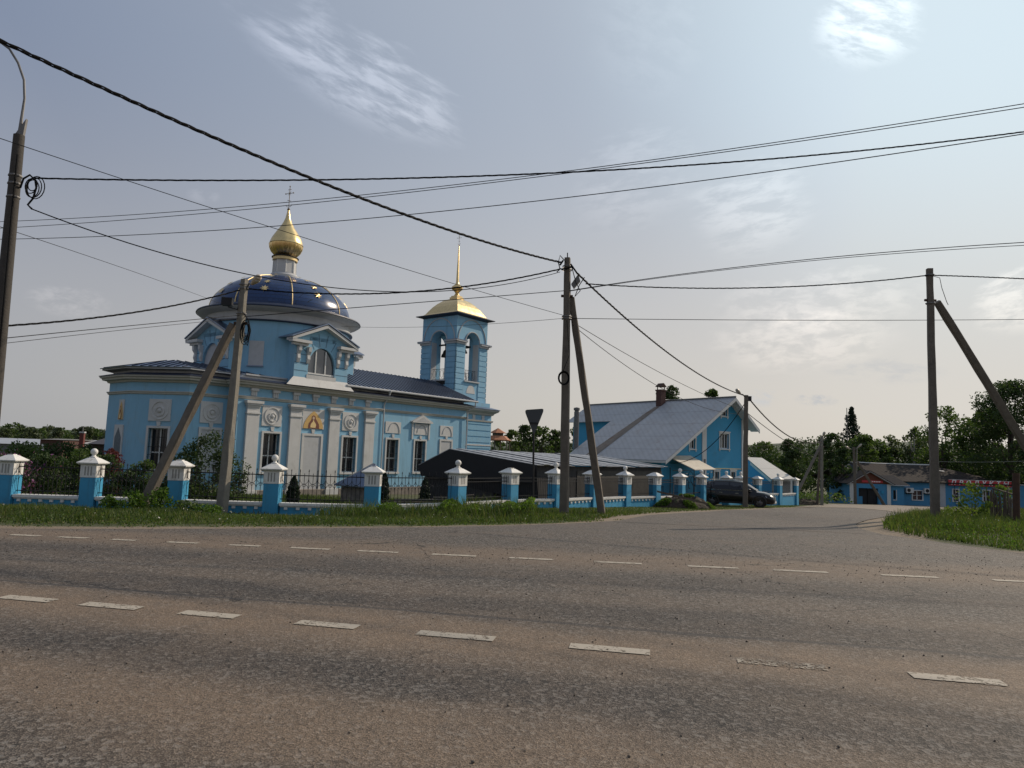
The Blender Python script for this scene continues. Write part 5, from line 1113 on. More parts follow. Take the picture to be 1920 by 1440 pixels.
# ================================================================ LEFT BACKGROUND BUILDINGS
def shack(name,label,cat,px0,px1,ytop,ybase,Y_,wm,rm,dep=8,roofh=.8,gz=None):
    a,b_=onY(px0,ytop,Y_),onY(px1,ytop,Y_); zt=(a[2]+b_[2])/2; g=float(hz(a[0],a[1])); r=thing(name,(a[0],a[1],g),label,cat); f=Fr((a[0],Y_),(1,0)); L=b_[0]-a[0]
    ze=(onY(px0,ybase,Y_)[2]); MB().box(f,0,L,-dep,0,g-.3,ze).build('wall',wm,r); MB().prism(Fr(f(0,0,0)[:2],(0,1)),[(-.4,ze),(dep+.4,ze),(dep*.55,zt),(dep*.45,zt)],-.0,L+.2).build('roof',rm,r); return r,f,L,ze,zt
m_whs=M('pale_warehouse_roof',(.36,.38,.42),.6,var=.1,vs=1,fn=rooftin((.36,.38,.42),1.,.2)); m_gw=M('grey_block_wall',(.16,.16,.16),.9,var=.25)
shack('warehouse','long low warehouse with a pale roof far behind the left bushes','warehouse',-160,76,819.5,826,110,m_gw,m_whs,12)
r,f,L,ze,zt=shack('brick_building','squat brick-fronted building between pale roofs at the far left','building',76,119,822,823.5,100,m_brick,m_gw,8)
shack('warehouse','pale roofed store right of the squat brick building','warehouse',120,152,824,831,104,m_gw,m_whs,9)
shack('dark_cottage','dark roofed cottage with white trim beside the church apse','cottage',168,215,818,832,62,M('dark_boards',(.05,.035,.03),.9,var=.3),M('dark_cottage_roof',(.04,.035,.04),.6),7)
c0=onY(155,812,58); g=float(hz(c0[0],c0[1])); r=thing('brick_chimney',(c0[0],c0[1],g),'tall red brick chimney stack behind the left bushes','chimney'); f=Fr((c0[0],58),(1,.2))
MB().box(f,-.16,.16,-.16,.16,g,c0[2]).build('stack',M('bright_red_brick',(.13,.035,.03),.85,var=.2),r); MB().box(f,-.2,.2,-.2,.2,c0[2],c0[2]+.12).build('stack_top',m_wgrey,r); MB().tube([f(0,0,c0[2]+.1),f(0,0,c0[2]+.55)],.05,6).build('pot',m_steel,r)
# pavilion with orange roof right of the tower
c0=onY(932,860,62); g=float(hz(c0[0],c0[1])); r=thing('pavilion',(c0[0],c0[1],g),'garden pavilion with a two-tier orange tiled roof right of the bell tower','pavilion'); zz=onY(932,825,62)[2]
MB().lathe((c0[0],c0[1],0),[(1.35,zz-.0),(1.3,zz-.06),(.75,zz+.38),(.7,zz+.38)],6,rot=.3).build('lower_roof',m_oroof,r); MB().lathe((c0[0],c0[1],0),[(.8,zz+.62),(.04,zz+1.05)],6,rot=.3).build('upper_roof',m_oroof,r); MB().lathe((c0[0],c0[1],0),[(.5,zz+.3),(.5,zz+.66)],6,rot=.3).build('lantern_drum',m_wood,r)
for k in range(6): a=.3+k*math.pi/3; MB().tube([(c0[0]+1.1*math.cos(a),c0[1]+1.1*math.sin(a),g),(c0[0]+1.1*math.cos(a),c0[1]+1.1*math.sin(a),zz+.02)],.05,6).build('post',m_wood,r)
# ================================================================ CAR
def car():
    c=onY(1382,946,42.9); g=float(hz(c[0],c[1])); yaw=R(90-114)
    r=thing('parked_car',(c[0],c[1],g),'black five-door crossover parked on the verge by the fence','car',rotz=yaw,org=(0,0,0)); r.scale=(.98,1,.96)
    S=.97; paint=M('black_car_paint',(.004,.004,.006),.22,.0,var=.05,spec=.4); MC['black_car_paint'].node_tree.nodes['Principled BSDF'].inputs['Coat Weight'].default_value=.25
    gl=M('car_glass',(.01,.012,.014),.05,0,var=.05,spec=.9); tr=M('car_black_trim',(.015,.015,.015),.7); chm=M('car_chrome',(.6,.6,.62),.18,1.); rub=M('tyre_rubber',(.018,.018,.018),.9)
    # stations: x, z bottom, z waist, z shoulder/deck, half width low, half width waist, half width top
    st=[(-2.22,.50,.78,1.0,.70,.80,.74),(-2.12,.36,.80,1.08,.80,.88,.80),(-1.7,.30,.78,1.08,.86,.92,.83),(-.9,.26,.74,1.05,.88,.93,.84),(0,.26,.72,1.02,.88,.93,.84),(.7,.26,.70,1.0,.88,.93,.84),(1.15,.27,.70,1.0,.87,.92,.82),(1.6,.28,.68,.95,.85,.90,.78),(1.95,.26,.62,.86,.78,.84,.70),(2.15,.27,.56,.74,.66,.72,.60),(2.24,.32,.52,.62,.52,.58,.48)]
    mb=MB(); vs=[]
    for x,zb,zw,zd,wl,ww,wt in st:
        half=[(wl*.9,zb),(wl,zb+.06),(ww*.985,(zb+zw)/2),(ww,zw),(ww*.97,zw+(zd-zw)*.6),(wt,zd),(wt*.6,zd+.035),(0,zd+.045)]
        ring=[(x,-y,z) for y,z in half]+[(x,y,z) for y,z in half[-2::-1]]; vs+=ring
    k=15; n=len(st); mb.add(vs,[(i*k+j,i*k+j+1,(i+1)*k+j+1,(i+1)*k+j) for i in range(n-1) for j in range(k-1)]+[(i*k,(i+1)*k,(i+1)*k+k-1,i*k+k-1) for i in range(n-1)]+[tuple(range(k)),tuple((n-1)*k+j for j in range(k-1,-1,-1))])
    body=mb.build('body',paint,r,smooth=True)
    # greenhouse: roof and pillars, then glass slightly proud
    gs=[(-2.08,.78,.66,1.22),(-1.75,.80,.62,1.52),(-1.2,.82,.60,1.62),(-.3,.82,.60,1.655),(.25,.82,.60,1.61),(.75,.82,.62,1.40),(1.22,.80,.68,1.06)]
    mb=MB(); vs=[]
    for x,wb,wt,zt in gs:
        zb=1.0; half=[(wb,zb),(wb*.97+.0,zb+(zt-zb)*.2),(wt+.04,zb+(zt-zb)*.85),(wt-.06,zt-.015),(0,zt+.01)]; vs+=[(x,-y,z) for y,z in half]+[(x,y,z) for y,z in half[-2::-1]]
    k=9; n=len(gs); mb.add(vs,[(i*k+j,i*k+j+1,(i+1)*k+j+1,(i+1)*k+j) for i in range(n-1) for j in range(k-1)]+[tuple(range(k)),tuple((n-1)*k+j for j in range(k-1,-1,-1))]); mb.build('roof_and_pillars',paint,r,smooth=True)
    def interp(x):
        for a,b_ in zip(gs,gs[1:]):
            if a[0]<=x<=b_[0]: f=(x-a[0])/(b_[0]-a[0]); return [a[i]+(b_[i]-a[i])*f for i in range(4)]
    for s_ in(-1,1):
        for a,b_ in((-1.95,-1.35),(-1.28,-.42),(-.34,.62)):
            q=MB(); vs=[];xs_=np.linspace(a,b_,5)
            for x in xs_:
                _,wb,wt,zt=interp(x); z0,z1=1.07,max(1.10,1.0+(zt-1.0)*.83); f0=(z0-1)/(zt-1); vs+=[(x,s_*(wb-(wb-wt-.04)*min(1,(f0/.85))+.008),z0),(x,s_*(wt+.055),z1)]
            q.add(vs,[(2*i,2*i+2,2*i+3,2*i+1) for i in range(4)]).build('side_window',gl,r)
        q=MB().tube([(-1.98,s_*.80,1.16),(-1.7,s_*.835,1.065),(-.5,s_*.845,1.045),(.95,s_*.835,1.04)],.012,5); q.build('window_trim',chm,r)
        q=MB(); q.ball((.78,s_*1.0,1.12),.11,10,.75).tube([(.80,s_*.84,1.06),(.78,s_*.95,1.09)],.03,5); q.build('mirror',paint,r,smooth=True)
        for x in(-1.42,1.38):
            w_=MB().lathe((0,0,0),[(.20,-.11),(.33,-.10),(.355,-.06),(.355,.06),(.33,.10),(.20,.11)],26); M3=Matrix.Translation((x,s_*.80,.355))@Matrix.Rotation(math.pi/2,4,'X'); w_.v=[tuple(M3@Vector(v)) for v in w_.v]; wo_=w_.build('wheel',rub,r,smooth=True)
            w_=MB().lathe((0,0,0),[(.22,.10),(.20,.07),(.02,.10)] if s_<0 else [(.22,-.10),(.20,-.07),(.02,-.10)],26); w_.v=[tuple(M3@Vector(v)) for v in w_.v]; w_.build('rim',M('alloy_rim',(.14,.14,.15),.4,.8),wo_)
            sp=MB(); 
            for kk in range(5):
                a=kk*1.2566; sp.tube([(x,s_*.915,.355),(x+.2*math.cos(a),s_*.90,.355+.2*math.sin(a))],.028,4)
            sp.build('spokes',MC['alloy_rim'],wo_)
            ar=MB(); ar.tube([(x+.40*math.cos(t),s_*.905,.36+.40*math.sin(t)) for t in np.linspace(-.25,math.pi+.25,16)],.045,6); ar.build('wheel_arch',tr,r)
        q=MB(); q.add([(1.72,s_*.86,.80),(2.02,s_*.74,.74),(2.14,s_*.62,.70),(2.13,s_*.60,.62),(2.0,s_*.76,.64),(1.78,s_*.875,.70)],[tuple(range(6))]).build('headlight',M('headlamp_glass',(.45,.47,.5),.1,.4),r)
        MB().add([(-2.17,s_*.80,1.02),(-1.95,s_*.86,1.03),(-1.98,s_*.90,.85),(-2.18,s_*.84,.82)],[(0,1,2,3)]).build('tail_light',M('tail_lamp_red',(.25,.01,.01),.2),r)
        q=MB().box(ID,-1.0,1.0,-.91 if s_<0 else .89,-.89 if s_<0 else .91,.24,.36).build('sill_trim',tr,r)
        MB().tube([(-.35,s_*.925,.55),(-.35,s_*.93,.75),(-.33,s_*.88,1.02)],.006,4).build('door_gap',tr,r); MB().box(ID,.0,.18,min(s_*.925,s_*.95),max(s_*.925,s_*.95),.86,.885).box(ID,-.95,-.77,min(s_*.925,s_*.95),max(s_*.925,s_*.95),.88,.905).build('door_handle',chm,r)
    ws=MB(); ws.quad((1.20,-.66,1.09),(1.20,.66,1.09),(.32,.56,1.60),(.32,-.56,1.60)).build('windscreen',M('pale_sky_glass',(.08,.09,.10),.06,.5,spec=.9),r); MB().quad((-2.10,-.62,1.16),(-2.10,.62,1.16),(-1.78,.55,1.50),(-1.78,-.55,1.50)).build('rear_window',gl,r)
    gr=MB(); 
    for z in(.50,.555,.61,.665): gr.tube([(2.19,-.44,z),(2.265-.03*(z-.5)*4,-.2,z),(2.265-.03*(z-.5)*4,.2,z),(2.19,.44,z)],.014,5)
    gr.build('grille',chm,r); MB().quad((2.245,-.42,.46),(2.245,.42,.46),(2.20,.40,.70),(2.20,-.40,.70)).build('grille_mesh',tr,r)
    MB().box(ID,2.255,2.275,-.26,.26,.36,.46).build('number_plate',m_letter,r); MB().tube([(2.12,-.66,.40),(2.27,-.35,.34),(2.27,.35,.34),(2.12,.66,.40)],.05,6).build('bumper_lip',chm,r)
    MB().tube([(-1.6,-.58,1.66),(-.2,-.6,1.69),(.1,-.58,1.65)],.015,5).tube([(-1.6,.58,1.66),(-.2,.6,1.69),(.1,.58,1.65)],.015,5).build('roof_rails',chm,r)
car()
# ================================================================ SMALL THINGS
def lump(name,px,py,Y_,rx,ry,h,mat,label,cat,kind=None,rough=.25):
    c=onY(px,py,Y_); g=float(hz(c[0],c[1])); n=26; V=[];F=[]
    for i in range(n+1):
        for j in range(n+1):
            u,v=2*i/n-1,2*j/n-1; rr=math.hypot(u,v); z=h*max(0,1-rr**2)**.8
            x,y=c[0]+u*rx,c[1]+v*ry; nz=math.sin(u*9+v*4)*math.sin(v*11-u*3)*.5+rng.normal()*.35; V.append((x+rng.normal()*.02,y,float(hz(x,y))-.05+z*(1+rough*nz)+(.0 if z>0 else -.05)))
    F=[(i*(n+1)+j,i*(n+1)+j+1,(i+1)*(n+1)+j+1,(i+1)*(n+1)+j) for i in range(n) for j in range(n)]
    mb=MB().add(V,F); o=mb.build(name,mat,None,loc=(c[0],c[1],g)); tag(o,label,cat,kind=kind); return o,c
m_soil=M('dark_soil',(.045,.033,.023),.95,var=.5,vs=6,bump=.8,bs=12,stain=(.05,.07,.02),ss=3,st=.7)
_m,_=lump('earth_mound',1282,944,35.,1.6,1.0,.62,m_soil,'heap of dark earth and weeds under a slanting board by the fence','earth mound')
A_=Vector(onY(1234,920,33.7)); B_=Vector(onY(1327,943,33.4)); d=(B_-A_); q=MB(); sd=Vector((0,.30,0)); q.add([A_,B_,B_+sd,A_+sd]+[p-Vector((0,0,.09)) for p in(A_,B_,B_+sd,A_+sd)],[(0,1,2,3),(7,6,5,4),(0,4,5,1),(1,5,6,2),(2,6,7,3),(3,7,4,0)])
tag(q.build('wooden_board',m_wood,None,loc=tuple(A_)),'long weathered board lying slanting over the earth mound','board')
n_=9000; a_=rng.uniform(0,2*np.pi,n_); q_=rng.uniform(0,1,n_)**.5; x_=_[0]+1.6*q_*np.cos(a_); y_=_[1]+1.0*q_*np.sin(a_); z_=hz(x_,y_)+.62*(1-q_**2)**.8*rng.uniform(.8,1.15,n_); k_=(np.sin(x_*5+1)+np.sin(y_*7+x_*3)>.75)
V,F=leaf_quads(np.stack([x_,y_,z_],1)[k_],.085); o=npmesh('mound_weeds',V,F,m_weed,loc=(_[0],_[1],float(hz(_[0],_[1])))); tag(o,'weeds overgrowing the earth mound under the slanting board','weeds',kind='stuff')
# timber and scrap heaps behind the fence: separate pieces
for (px,py,Y_,L,ang,cnt,lab) in((780,925,27.5,2.2,.1,9,'dark plank lying in the low pile behind the fence corner'),(835,915,28,1.8,.25,6,'dark plank lying in the low pile behind the fence corner'),(1160,930,38,1.6,.5,7,'thin pole leaning in the scrap heap behind the second ball-topped pillar of the side fence')):
    for k in range(cnt):
        c=onY(px+rng.normal()*12,py,Y_+rng.normal()*.3); g=float(hz(c[0],c[1])); zz=g+.08+.09*(k%5); a=ang+rng.normal()*.25; q=MB().tube([(c[0]-L/2*math.cos(a),c[1]-L/2*math.sin(a)*.4,zz),(c[0]+L/2*math.cos(a),c[1]+L/2*math.sin(a)*.4,zz+(.35*rng.uniform() if L<2 else .05))],.05 if L>1.7 else .025,5)
        tag(q.build('timber_piece',m_wood if k%2 else m_shedw,None,loc=(c[0],c[1],g)),lab,'timber','loose timber behind the fence')
# stake fence and rusty post in the right verge
sf_=onY(1880,960,22.5); gsf=float(hz(sf_[0],sf_[1])); r=thing('stake_fence',(sf_[0],sf_[1],gsf),'short rickety fence of grey wooden stakes in the right verge','fence')
for k in range(17):
    px=1859+38*k/16+rng.normal()*.6; c=onY(px,960,22.8-.6*k/16); g=float(hz(c[0],c[1])); h=(.98+.12*rng.normal()-.006*k)*1.0; tx=rng.normal()*.05+.02*(k-8)/8
    MB().tube([(c[0],c[1],g-.1),(c[0]+tx,c[1]+rng.normal()*.03,g+h)],[.034,.024],5).build('stake',m_wood,r)
c0,c1=onY(1860,915,22.6),onY(1902,928,22.1); MB().tube([tuple(c0),tuple(c1)],.03,5).build('rail',m_wood,r)
pb=onY(1905,978,20.8); g=float(hz(pb[0],pb[1])); o=MB().tube([(pb[0],pb[1],g-.3),tuple(onY(1905,887,20.8))],.095,12).build('iron_post',m_rust,None,smooth=True,loc=(pb[0],pb[1],g)); tag(o,'thick dark rusty pipe post standing beside the stake fence','post')
# kerb stones / tyre at far left side of yard
o,_=lump('rubble_heap',1508,952,58,1.6,.8,.5,m_soil,'low heap of soil and old tyres at the foot of the far strut','heap')
# ================================================================ VEGETATION
def env(kind,h):
    if kind=='spruce': return (1-h)**.85*(.82+.25*np.sin(h*34))+.03
    if kind=='column': return np.sin(np.pi*np.clip(h*.9+.08,0,1))**.5*(1-.35*h)
    if kind=='birch': return np.sin(np.pi*np.clip(h*.86+.12,0,1))**.8
    if kind=='bush': return np.sqrt(np.clip(1-(h*.98)**2.2,0,1))*(.75+.25*np.clip(h*3,0,1))
    return np.sin(np.pi*np.clip(h*.84+.13,0,1))**.62
def tree(name,px,ytop,Y_,wpx,kind,mat,label,cat='tree',group=None,ls=None,dens=1.,base=.18,trunk=True,extra=None,bark=None,x=None):
    T=onY(px,ytop,Y_); 
    if x is not None: T[0]=x
    g=float(hz(T[0],T[1])); H=T[2]-g; R_=wpx/2/FPX*Y_
    r=thing(name,(T[0],T[1],g),label,cat,group); c=np.array([T[0],T[1],g])
    ls=ls or max(.075,Y_*.0031); Hc=H*(1-base); area=math.pi*R_*Hc/2
    N=int(min(40000,max(900,5.0*dens*area/(.41*ls*ls)))); K=int({'spruce':130,'column':40,'bush':44}.get(kind,60)*(1 if R_<4 else 1.5))
    h=rng.uniform(0,1,K)**(.8 if kind in('round','birch') else 1.) ; th=rng.uniform(0,2*np.pi,K); e=env(kind,h)*R_
    rad=e*np.sqrt(rng.uniform(.12,1.,K))*(1+.16*rng.normal(size=K)); rc=R_*(.31 if kind not in('spruce','birch') else .20)*rng.uniform(.6,1.3,K)
    if kind in('bush','column'): rc*=1.2
    K_=K
    C_=np.stack([rad*np.cos(th),rad*np.sin(th),g*0+H*base+h*Hc-rc*.35],1); C_[:,2]=np.minimum(C_[:,2],H-rc*.6)
    if kind=='column': N=max(N,5000)
    k=rng.integers(0,K,N); d=rng.normal(size=(N,3)); d/=np.linalg.norm(d,axis=1)[:,None]; d*=(rng.uniform(.25,1,(N,1))**.5)
    fl=.35 if kind=='spruce' else .75; P=C_[k]+d*rc[k][:,None]*np.array([1,1,fl]); 
    if kind=='birch': P[:,2]-=rng.exponential(.35,N)*R_*.35
    P[:,2]=np.maximum(P[:,2],.03); P+=c
    if kind=='spruce':
        nl,nb=22,8; lay=rng.integers(0,nl,N); hh=np.clip((lay+.5)/nl+.011*rng.normal(size=N),.01,.99); br=rng.integers(0,nb,N); az=br*2*np.pi/nb+lay*1.3+.10*rng.normal(size=N); tt=rng.uniform(0,1,N)**.6; jr=np.random.default_rng(3).uniform(.45,1.3,(nl,nb))[lay,br]
        rr=R_*1.15*(1-hh)**.8*jr*tt+.04; P=np.stack([rr*np.cos(az),rr*np.sin(az),H*base+Hc*hh+H*.03-.22*rr+.12*rng.normal(size=N)*(.3+rr*.25)],1); P[:,:2]+=.10*rng.normal(size=(N,2))*(1.15-hh)[:,None]; P+=c
    if kind=='column':
        hh=rng.uniform(0,1,N)**1.2; rr=R_*np.sin(np.pi*np.clip(hh*.78+.22,0,1))**.7*rng.uniform(.3,1,N)**.5*(1+.08*np.sin(hh*40)); az=rng.uniform(0,6.283,N); P=np.stack([rr*np.cos(az),rr*np.sin(az),hh*H],1)+c
    V,F=leaf_quads(P,ls,0,.6 if kind in('birch',) else .1); npmesh('crown' if kind not in('bush','column') else 'foliage',V,F,mat,r)
    if extra:
        n2=int(N*extra[1]); kk=rng.integers(0,K,n2); d=rng.normal(size=(n2,3)); d/=np.linalg.norm(d,axis=1)[:,None]; P=c+C_[kk]+d*rc[kk][:,None]*1.05; P[:,2]=np.maximum(P[:,2],c[2]+.05); V,F=leaf_quads(P,ls*1.1); npmesh('blossom',V,F,extra[0],r)
    mb=MB(); tr=max(.03,H*.018 if kind!='bush' else .03); lean=rng.normal(size=2)*H*.015
    if kind=='bush':
        for a in range(5): t=rng.integers(0,K); mb.tube([c+[0,0,-.1],c+C_[t]*[.5,.5,.5],c+C_[t]],[tr,tr*.7,tr*.3],5)
        mb.build('stems',bark or m_bark,r)
    else:
        top=.93 if kind in('spruce','column','birch') else .7
        mb.tube([c+[0,0,-.3],c+[lean[0]*.3,lean[1]*.3,H*.25],c+[lean[0],lean[1],H*.5],c+[lean[0],lean[1],H*top]],[tr*1.25,tr,tr*.72,tr*.2],7)
        if kind in('round','birch'):
            for t in rng.choice(K,min(12,K),replace=False):
                z0=H*rng.uniform(.22,.6); p1=C_[t]; mb.tube([c+[lean[0]*.5,lean[1]*.5,z0],c+[p1[0]*.5,p1[1]*.5,(z0+p1[2])/2+.03*H],c+p1],[tr*.45,tr*.28,tr*.08],5,False)
        mb.build('trunk',bark or m_bark,r)
    return r
# trees behind the shop, right to left
tree('broadleaf_tree',1892,714,82,150,'round',lf_dark,'huge dark broadleaf tree rising behind the strut at the right edge',dens=1.0)
tree('broadleaf_tree',1990,735,80,130,'round',lf_dark,'dark tree cut by the right edge beside the huge broadleaf tree')
tree('broadleaf_tree',1820,797,92,80,'round',lf_mid,'mid green tree between the huge dark tree and the right pole')
tree('broadleaf_tree',1768,761,90,92,'round',lf_mid,'tall loose crowned tree just right of the right pole',dens=.62,base=.25)
tree('birch_tree',1712,796,97,46,'birch',lf_pale,'slender pale birch left of the right pole',dens=.5,bark=m_birch)
tree('willow_tree',1672,817,104,52,'round',lf_pale,'round grey green crown behind the shop ridge',dens=.8)
tree('broadleaf_tree',1735,818,100,76,'round',lf_mid,'low mid green tree under the birch behind the shop roof')
tree('broadleaf_tree',1643,824,103,64,'round',lf_mid,'low rounded tree right of the spruce behind the shop antenna')
tree('spruce_tree',1597,767,97,80,'spruce',lf_con,'tall dark spruce rising above the other trees','tree',ls=.30,dens=.50,base=.04)
tree('broadleaf_tree',1618,814,88,62,'round',lf_mid,'bushy tree in front of the spruce on its right side')
tree('broadleaf_tree',1560,812,84,66,'round',lf_dark,'dark tree behind the far twin poles')
tree('broadleaf_tree',1580,838,80,50,'round',lf_dark,'dark low tree between the twin poles and the shop gable',base=.05)
tree('broadleaf_tree',1484,824,76,62,'round',lf_dark,'dense dark rounded tree right of the grey outbuilding roof',base=.05,dens=1.2)
tree('broadleaf_tree',1436,829,105,70,'round',lf_mid,'mid green tree seen just right of the lamp pole by the house')
tree('broadleaf_tree',1520,848,115,44,'round',lf_mid,'small distant tree between the dense dark tree and the twin poles')
tree('broadleaf_tree',1856,762,94,96,'round',lf_mid,'mid green crown half hidden left of the huge dark tree')
tree('broadleaf_tree',1252,724,84,60,'round',lf_dark,'crown showing above the house ridge beside the chimney')
tree('broadleaf_tree',1334,729,86,44,'round',lf_mid,'small crown showing above the right end of the house ridge')
for px,yt,Y_,w_,m_,lab in((962,806,112,40,lf_mid,'pale tree beside the pavilion right of the bell tower'),(985,797,118,44,lf_dark,'dark tree directly behind the triangular road sign, left half'),(1015,800,124,46,lf_mid,'tree just right of the triangular road sign'),(1042,806,128,44,lf_dark,'tree just left of the central pole'),(1085,800,120,50,lf_mid,'tree between the central pole and its strut'),(935,815,105,30,lf_mid,'small tree behind the orange pavilion')):
    tree('broadleaf_tree',px,yt,Y_,w_,'round',m_,lab)
k=0
for px in range(-60,236,17):
    k+=1; Y_=150+12*math.sin(k*2.1); yt=801+4*math.sin(k*1.7)+3*math.sin(k*.6)-(4 if px<40 else 0)
    tree('broadleaf_tree',px,yt,Y_,36+8*math.sin(k*3.3),'round',lf_far if k%3 else lf_mid,'distant tree in the far treeline left of the church',group='far treeline trees left of the church',ls=.42,base=.05)
def woodland(px0,px1,Y0,Y1,ytop,mat,label,dens=3.,ls=.34,name='woodland'):
    a=onY(px0,850,Y0)[0]; b_=onY(px1,850,Y0)[0]; L=b_-a; zt=onY((px0+px1)/2,ytop,Y0)[2]; g=float(hz((a+b_)/2,Y0)); N=int(min(60000,L*(zt-g)*dens/(.41*ls*ls)))
    x=rng.uniform(a,b_,N); y=Y0+(Y1-Y0)*rng.uniform(0,1,N)**1.2; top=(zt-g)*(.72+.16*np.sin(x*.9)+.10*np.sin(x*2.3+1)+.08*np.sin(x*.31)); z=g+top*np.sqrt(rng.uniform(0,1,N))
    V,F=leaf_quads(np.stack([x,y,z],1),ls); o=npmesh(name,V,F,mat,loc=((a+b_)/2,Y0,g)); tag(o,label,'woodland',kind='stuff')
woodland(1425,2060,99,108,829,lf_dark,'dark mass of wood filling the gaps behind the shop')
woodland(-90,235,158,172,808,lf_far,'wooded band behind the left treeline',ls=.5)
woodland(915,1110,126,136,818,lf_dark,'wooded band behind the shed right of the bell tower',ls=.4)
woodland(1440,1600,64,70,922,lf_mid,'rough hedge and undergrowth beside the far kerb',ls=.2,dens=2.)
# garden behind the left fence
for a in((8,850,24.6,96,lf_dark,'bush with purple lilac bloom behind the leftmost pillar',(lf_lil,.35)),(84,852,26.5,84,lf_dark,'dark bush with dusky pink bloom right of the leftmost pillar',(lf_lil,.03)),(50,829,33,110,lf_mid,'tall green shrub behind the lilac at the far left',(lf_wht,.012)),
    (118,829,35,90,lf_dark,'dark shrub behind the fence midway between the two left pillars',None),(152,842,28.5,74,lf_mid,'brownish green shrub just left of the ball-topped left pillar',None),(-30,829,34,100,lf_mid,'shrub at the very left edge behind the fence',None),
    (212,838,27.2,44,lf_red,'dark red leaved shrub against the apse wall',None),(196,852,25,64,lf_dark,'dark shrub directly behind the ball-topped left pillar',None),(176,834,38,60,lf_dark,'dark shrub below the cottage roof left of the apse',None),(270,862,26.6,58,lf_mid,'yellowish shrub under the barred apse window',None),(240,884,25,70,lf_dark,'low dark shrub below the red leaved shrub',None),(310,890,25.5,60,lf_dark,'low shrub behind the foot of the leaning strut',None)):
    tree('garden_shrub',a[0],a[1],a[2],a[3],'bush',a[4],a[5],'shrub',extra=a[6],base=.0)
tree('garden_shrub',397,814,26.2,118,'bush',lf_dark,'large rounded shrub in front of the apse beside the leaning pole','shrub',base=.0,ls=.085,dens=1.1,extra=(lf_pale,.10))
tree('thuja',552,892,26,24,'column',lf_con,'small conical thuja behind the fence, right of the ball-topped pillar with the doorway behind','thuja',base=.0,ls=.06,dens=1.3)
tree('thuja',722,884,27.5,20,'column',lf_con,'small conical thuja right of the cellar roof','thuja',base=.0,ls=.06,dens=1.3)
tree('thuja',798,894,27.5,20,'column',lf_con,'small conical thuja at the left end of the black shed','thuja',base=.0,ls=.06,dens=1.3)
# weeds in front of the fence
for px,yt,Y_,w_,lab in((212,928,20.2,44,'leafy weed clump right of the ball-topped left pillar'),(252,920,20.0,54,'leafy weed clump left of the foot of the leaning strut'),(300,913,19.8,56,'tallest leafy weed clump at the foot of the leaning strut'),(350,938,19.6,70,'low dark weed clump left of the leaning pole'),(392,944,19.3,50,'low weed clump at the foot of the leaning pole')):
    tree('weed_clump',px,yt,Y_,w_,'bush',m_weed if w_<70 else lf_mid,lab,'weeds',base=0.,ls=.075,dens=.9,bark=m_weed)
x=rng.uniform(onY(640,960,20)[0],onY(1000,960,20)[0],26000); y=19.9+.45*rng.normal(size=26000); z=hz(x,y)+(.34+.14*np.sin(x*3.1)+.10*np.sin(x*7.7+2))*rng.uniform(0,1,26000)**.6*np.clip((x+5.2)/.8,0.25,1)
V,F=leaf_quads(np.stack([x,y,z],1),.075,0,.3); o=npmesh('nettle_strip',V,F,m_weed,loc=(-2,19.9,-.5)); tag(o,'dense strip of tall nettles before the fence corner','nettles',kind='stuff')
tree('roadside_shrub',1822,905,22.4,66,'bush',lf_yel,'bright yellow green shrub in the right verge before the red sign','shrub',base=.0,ls=.085,dens=.45)
tree('roadside_shrub',1878,908,24.5,40,'bush',lf_yel,'thin yellow green sapling behind the stake fence','shrub',base=.45,ls=.07,dens=.4)
tree('roadside_shrub',1935,975,20.3,60,'bush',m_weed,'low shrub at the right edge beyond the rusty post','shrub',base=.0,ls=.08,dens=.6)
# grass
def snoise(x,y): return .5+.25*np.sin(x*1.7+y*.9)+.15*np.sin(x*4.1-y*3.3+1)+.10*np.sin(x*9.7+y*7.1)
def grass(name,poly,n,hf,mat,label,wd=.011,clump=0.):
    P=np.array(poly); x=rng.uniform(P[:,0].min(),P[:,0].max(),n); y=P[:,1].min()+(P[:,1].max()-P[:,1].min())*rng.uniform(0,1,n)**(2.4 if P[:,1].max()>30 else 1.); ok=inpoly(x,y,[tuple(p) for p in P]); x,y=x[ok],y[ok]
    h=hf(x,y)*rng.uniform(.45,1.25,len(x)); ok=h>.02; x,y,h=x[ok],y[ok],h[ok]; n=len(x); z=hz(x,y)
    a=rng.uniform(0,2*np.pi,n); ln=h*rng.uniform(.1,.55,n); b=rng.uniform(0,2*np.pi,n); w_=wd*rng.uniform(.6,1.5,n)
    B=np.stack([x,y,z],1); S=np.stack([np.cos(a)*w_,np.sin(a)*w_,0*w_],1); M_=B+np.stack([np.cos(b)*ln*.35,np.sin(b)*ln*.35,h*.6],1); T=B+np.stack([np.cos(b)*ln,np.sin(b)*ln,h],1)
    V=np.stack([B-S,B+S,M_+S*.7,T,M_-S*.7],1).reshape(-1,3); i=np.arange(n)[:,None]*5; F=np.concatenate([i+np.array([[0,1,2,4]]),i+np.array([[4,2,3,3]])]); 
    # tips as degenerate-free triangles
    me_V=V; F1=(i+np.array([[0,1,2]])); F2=(i+np.array([[0,2,4]])); F3=(i+np.array([[4,2,3]])); F=np.concatenate([F1,F2,F3])
    c=(float(x.mean()),float(y.mean()),float(z.mean())); o=npmesh(name,V,F,mat,loc=c); tag(o,label,'grass',kind='stuff'); return o
lp_=[(-26,16.6)]+[tuple(p+np.array([0,.35])) for p in kerb_left]+[tuple(p+np.array([-.55,.25])) for p in SLs[::6]]+[(f[0]+.1,f[1]-.25) for f in FW[::-1]]
dk=lambda x,y:y-yfar(x)
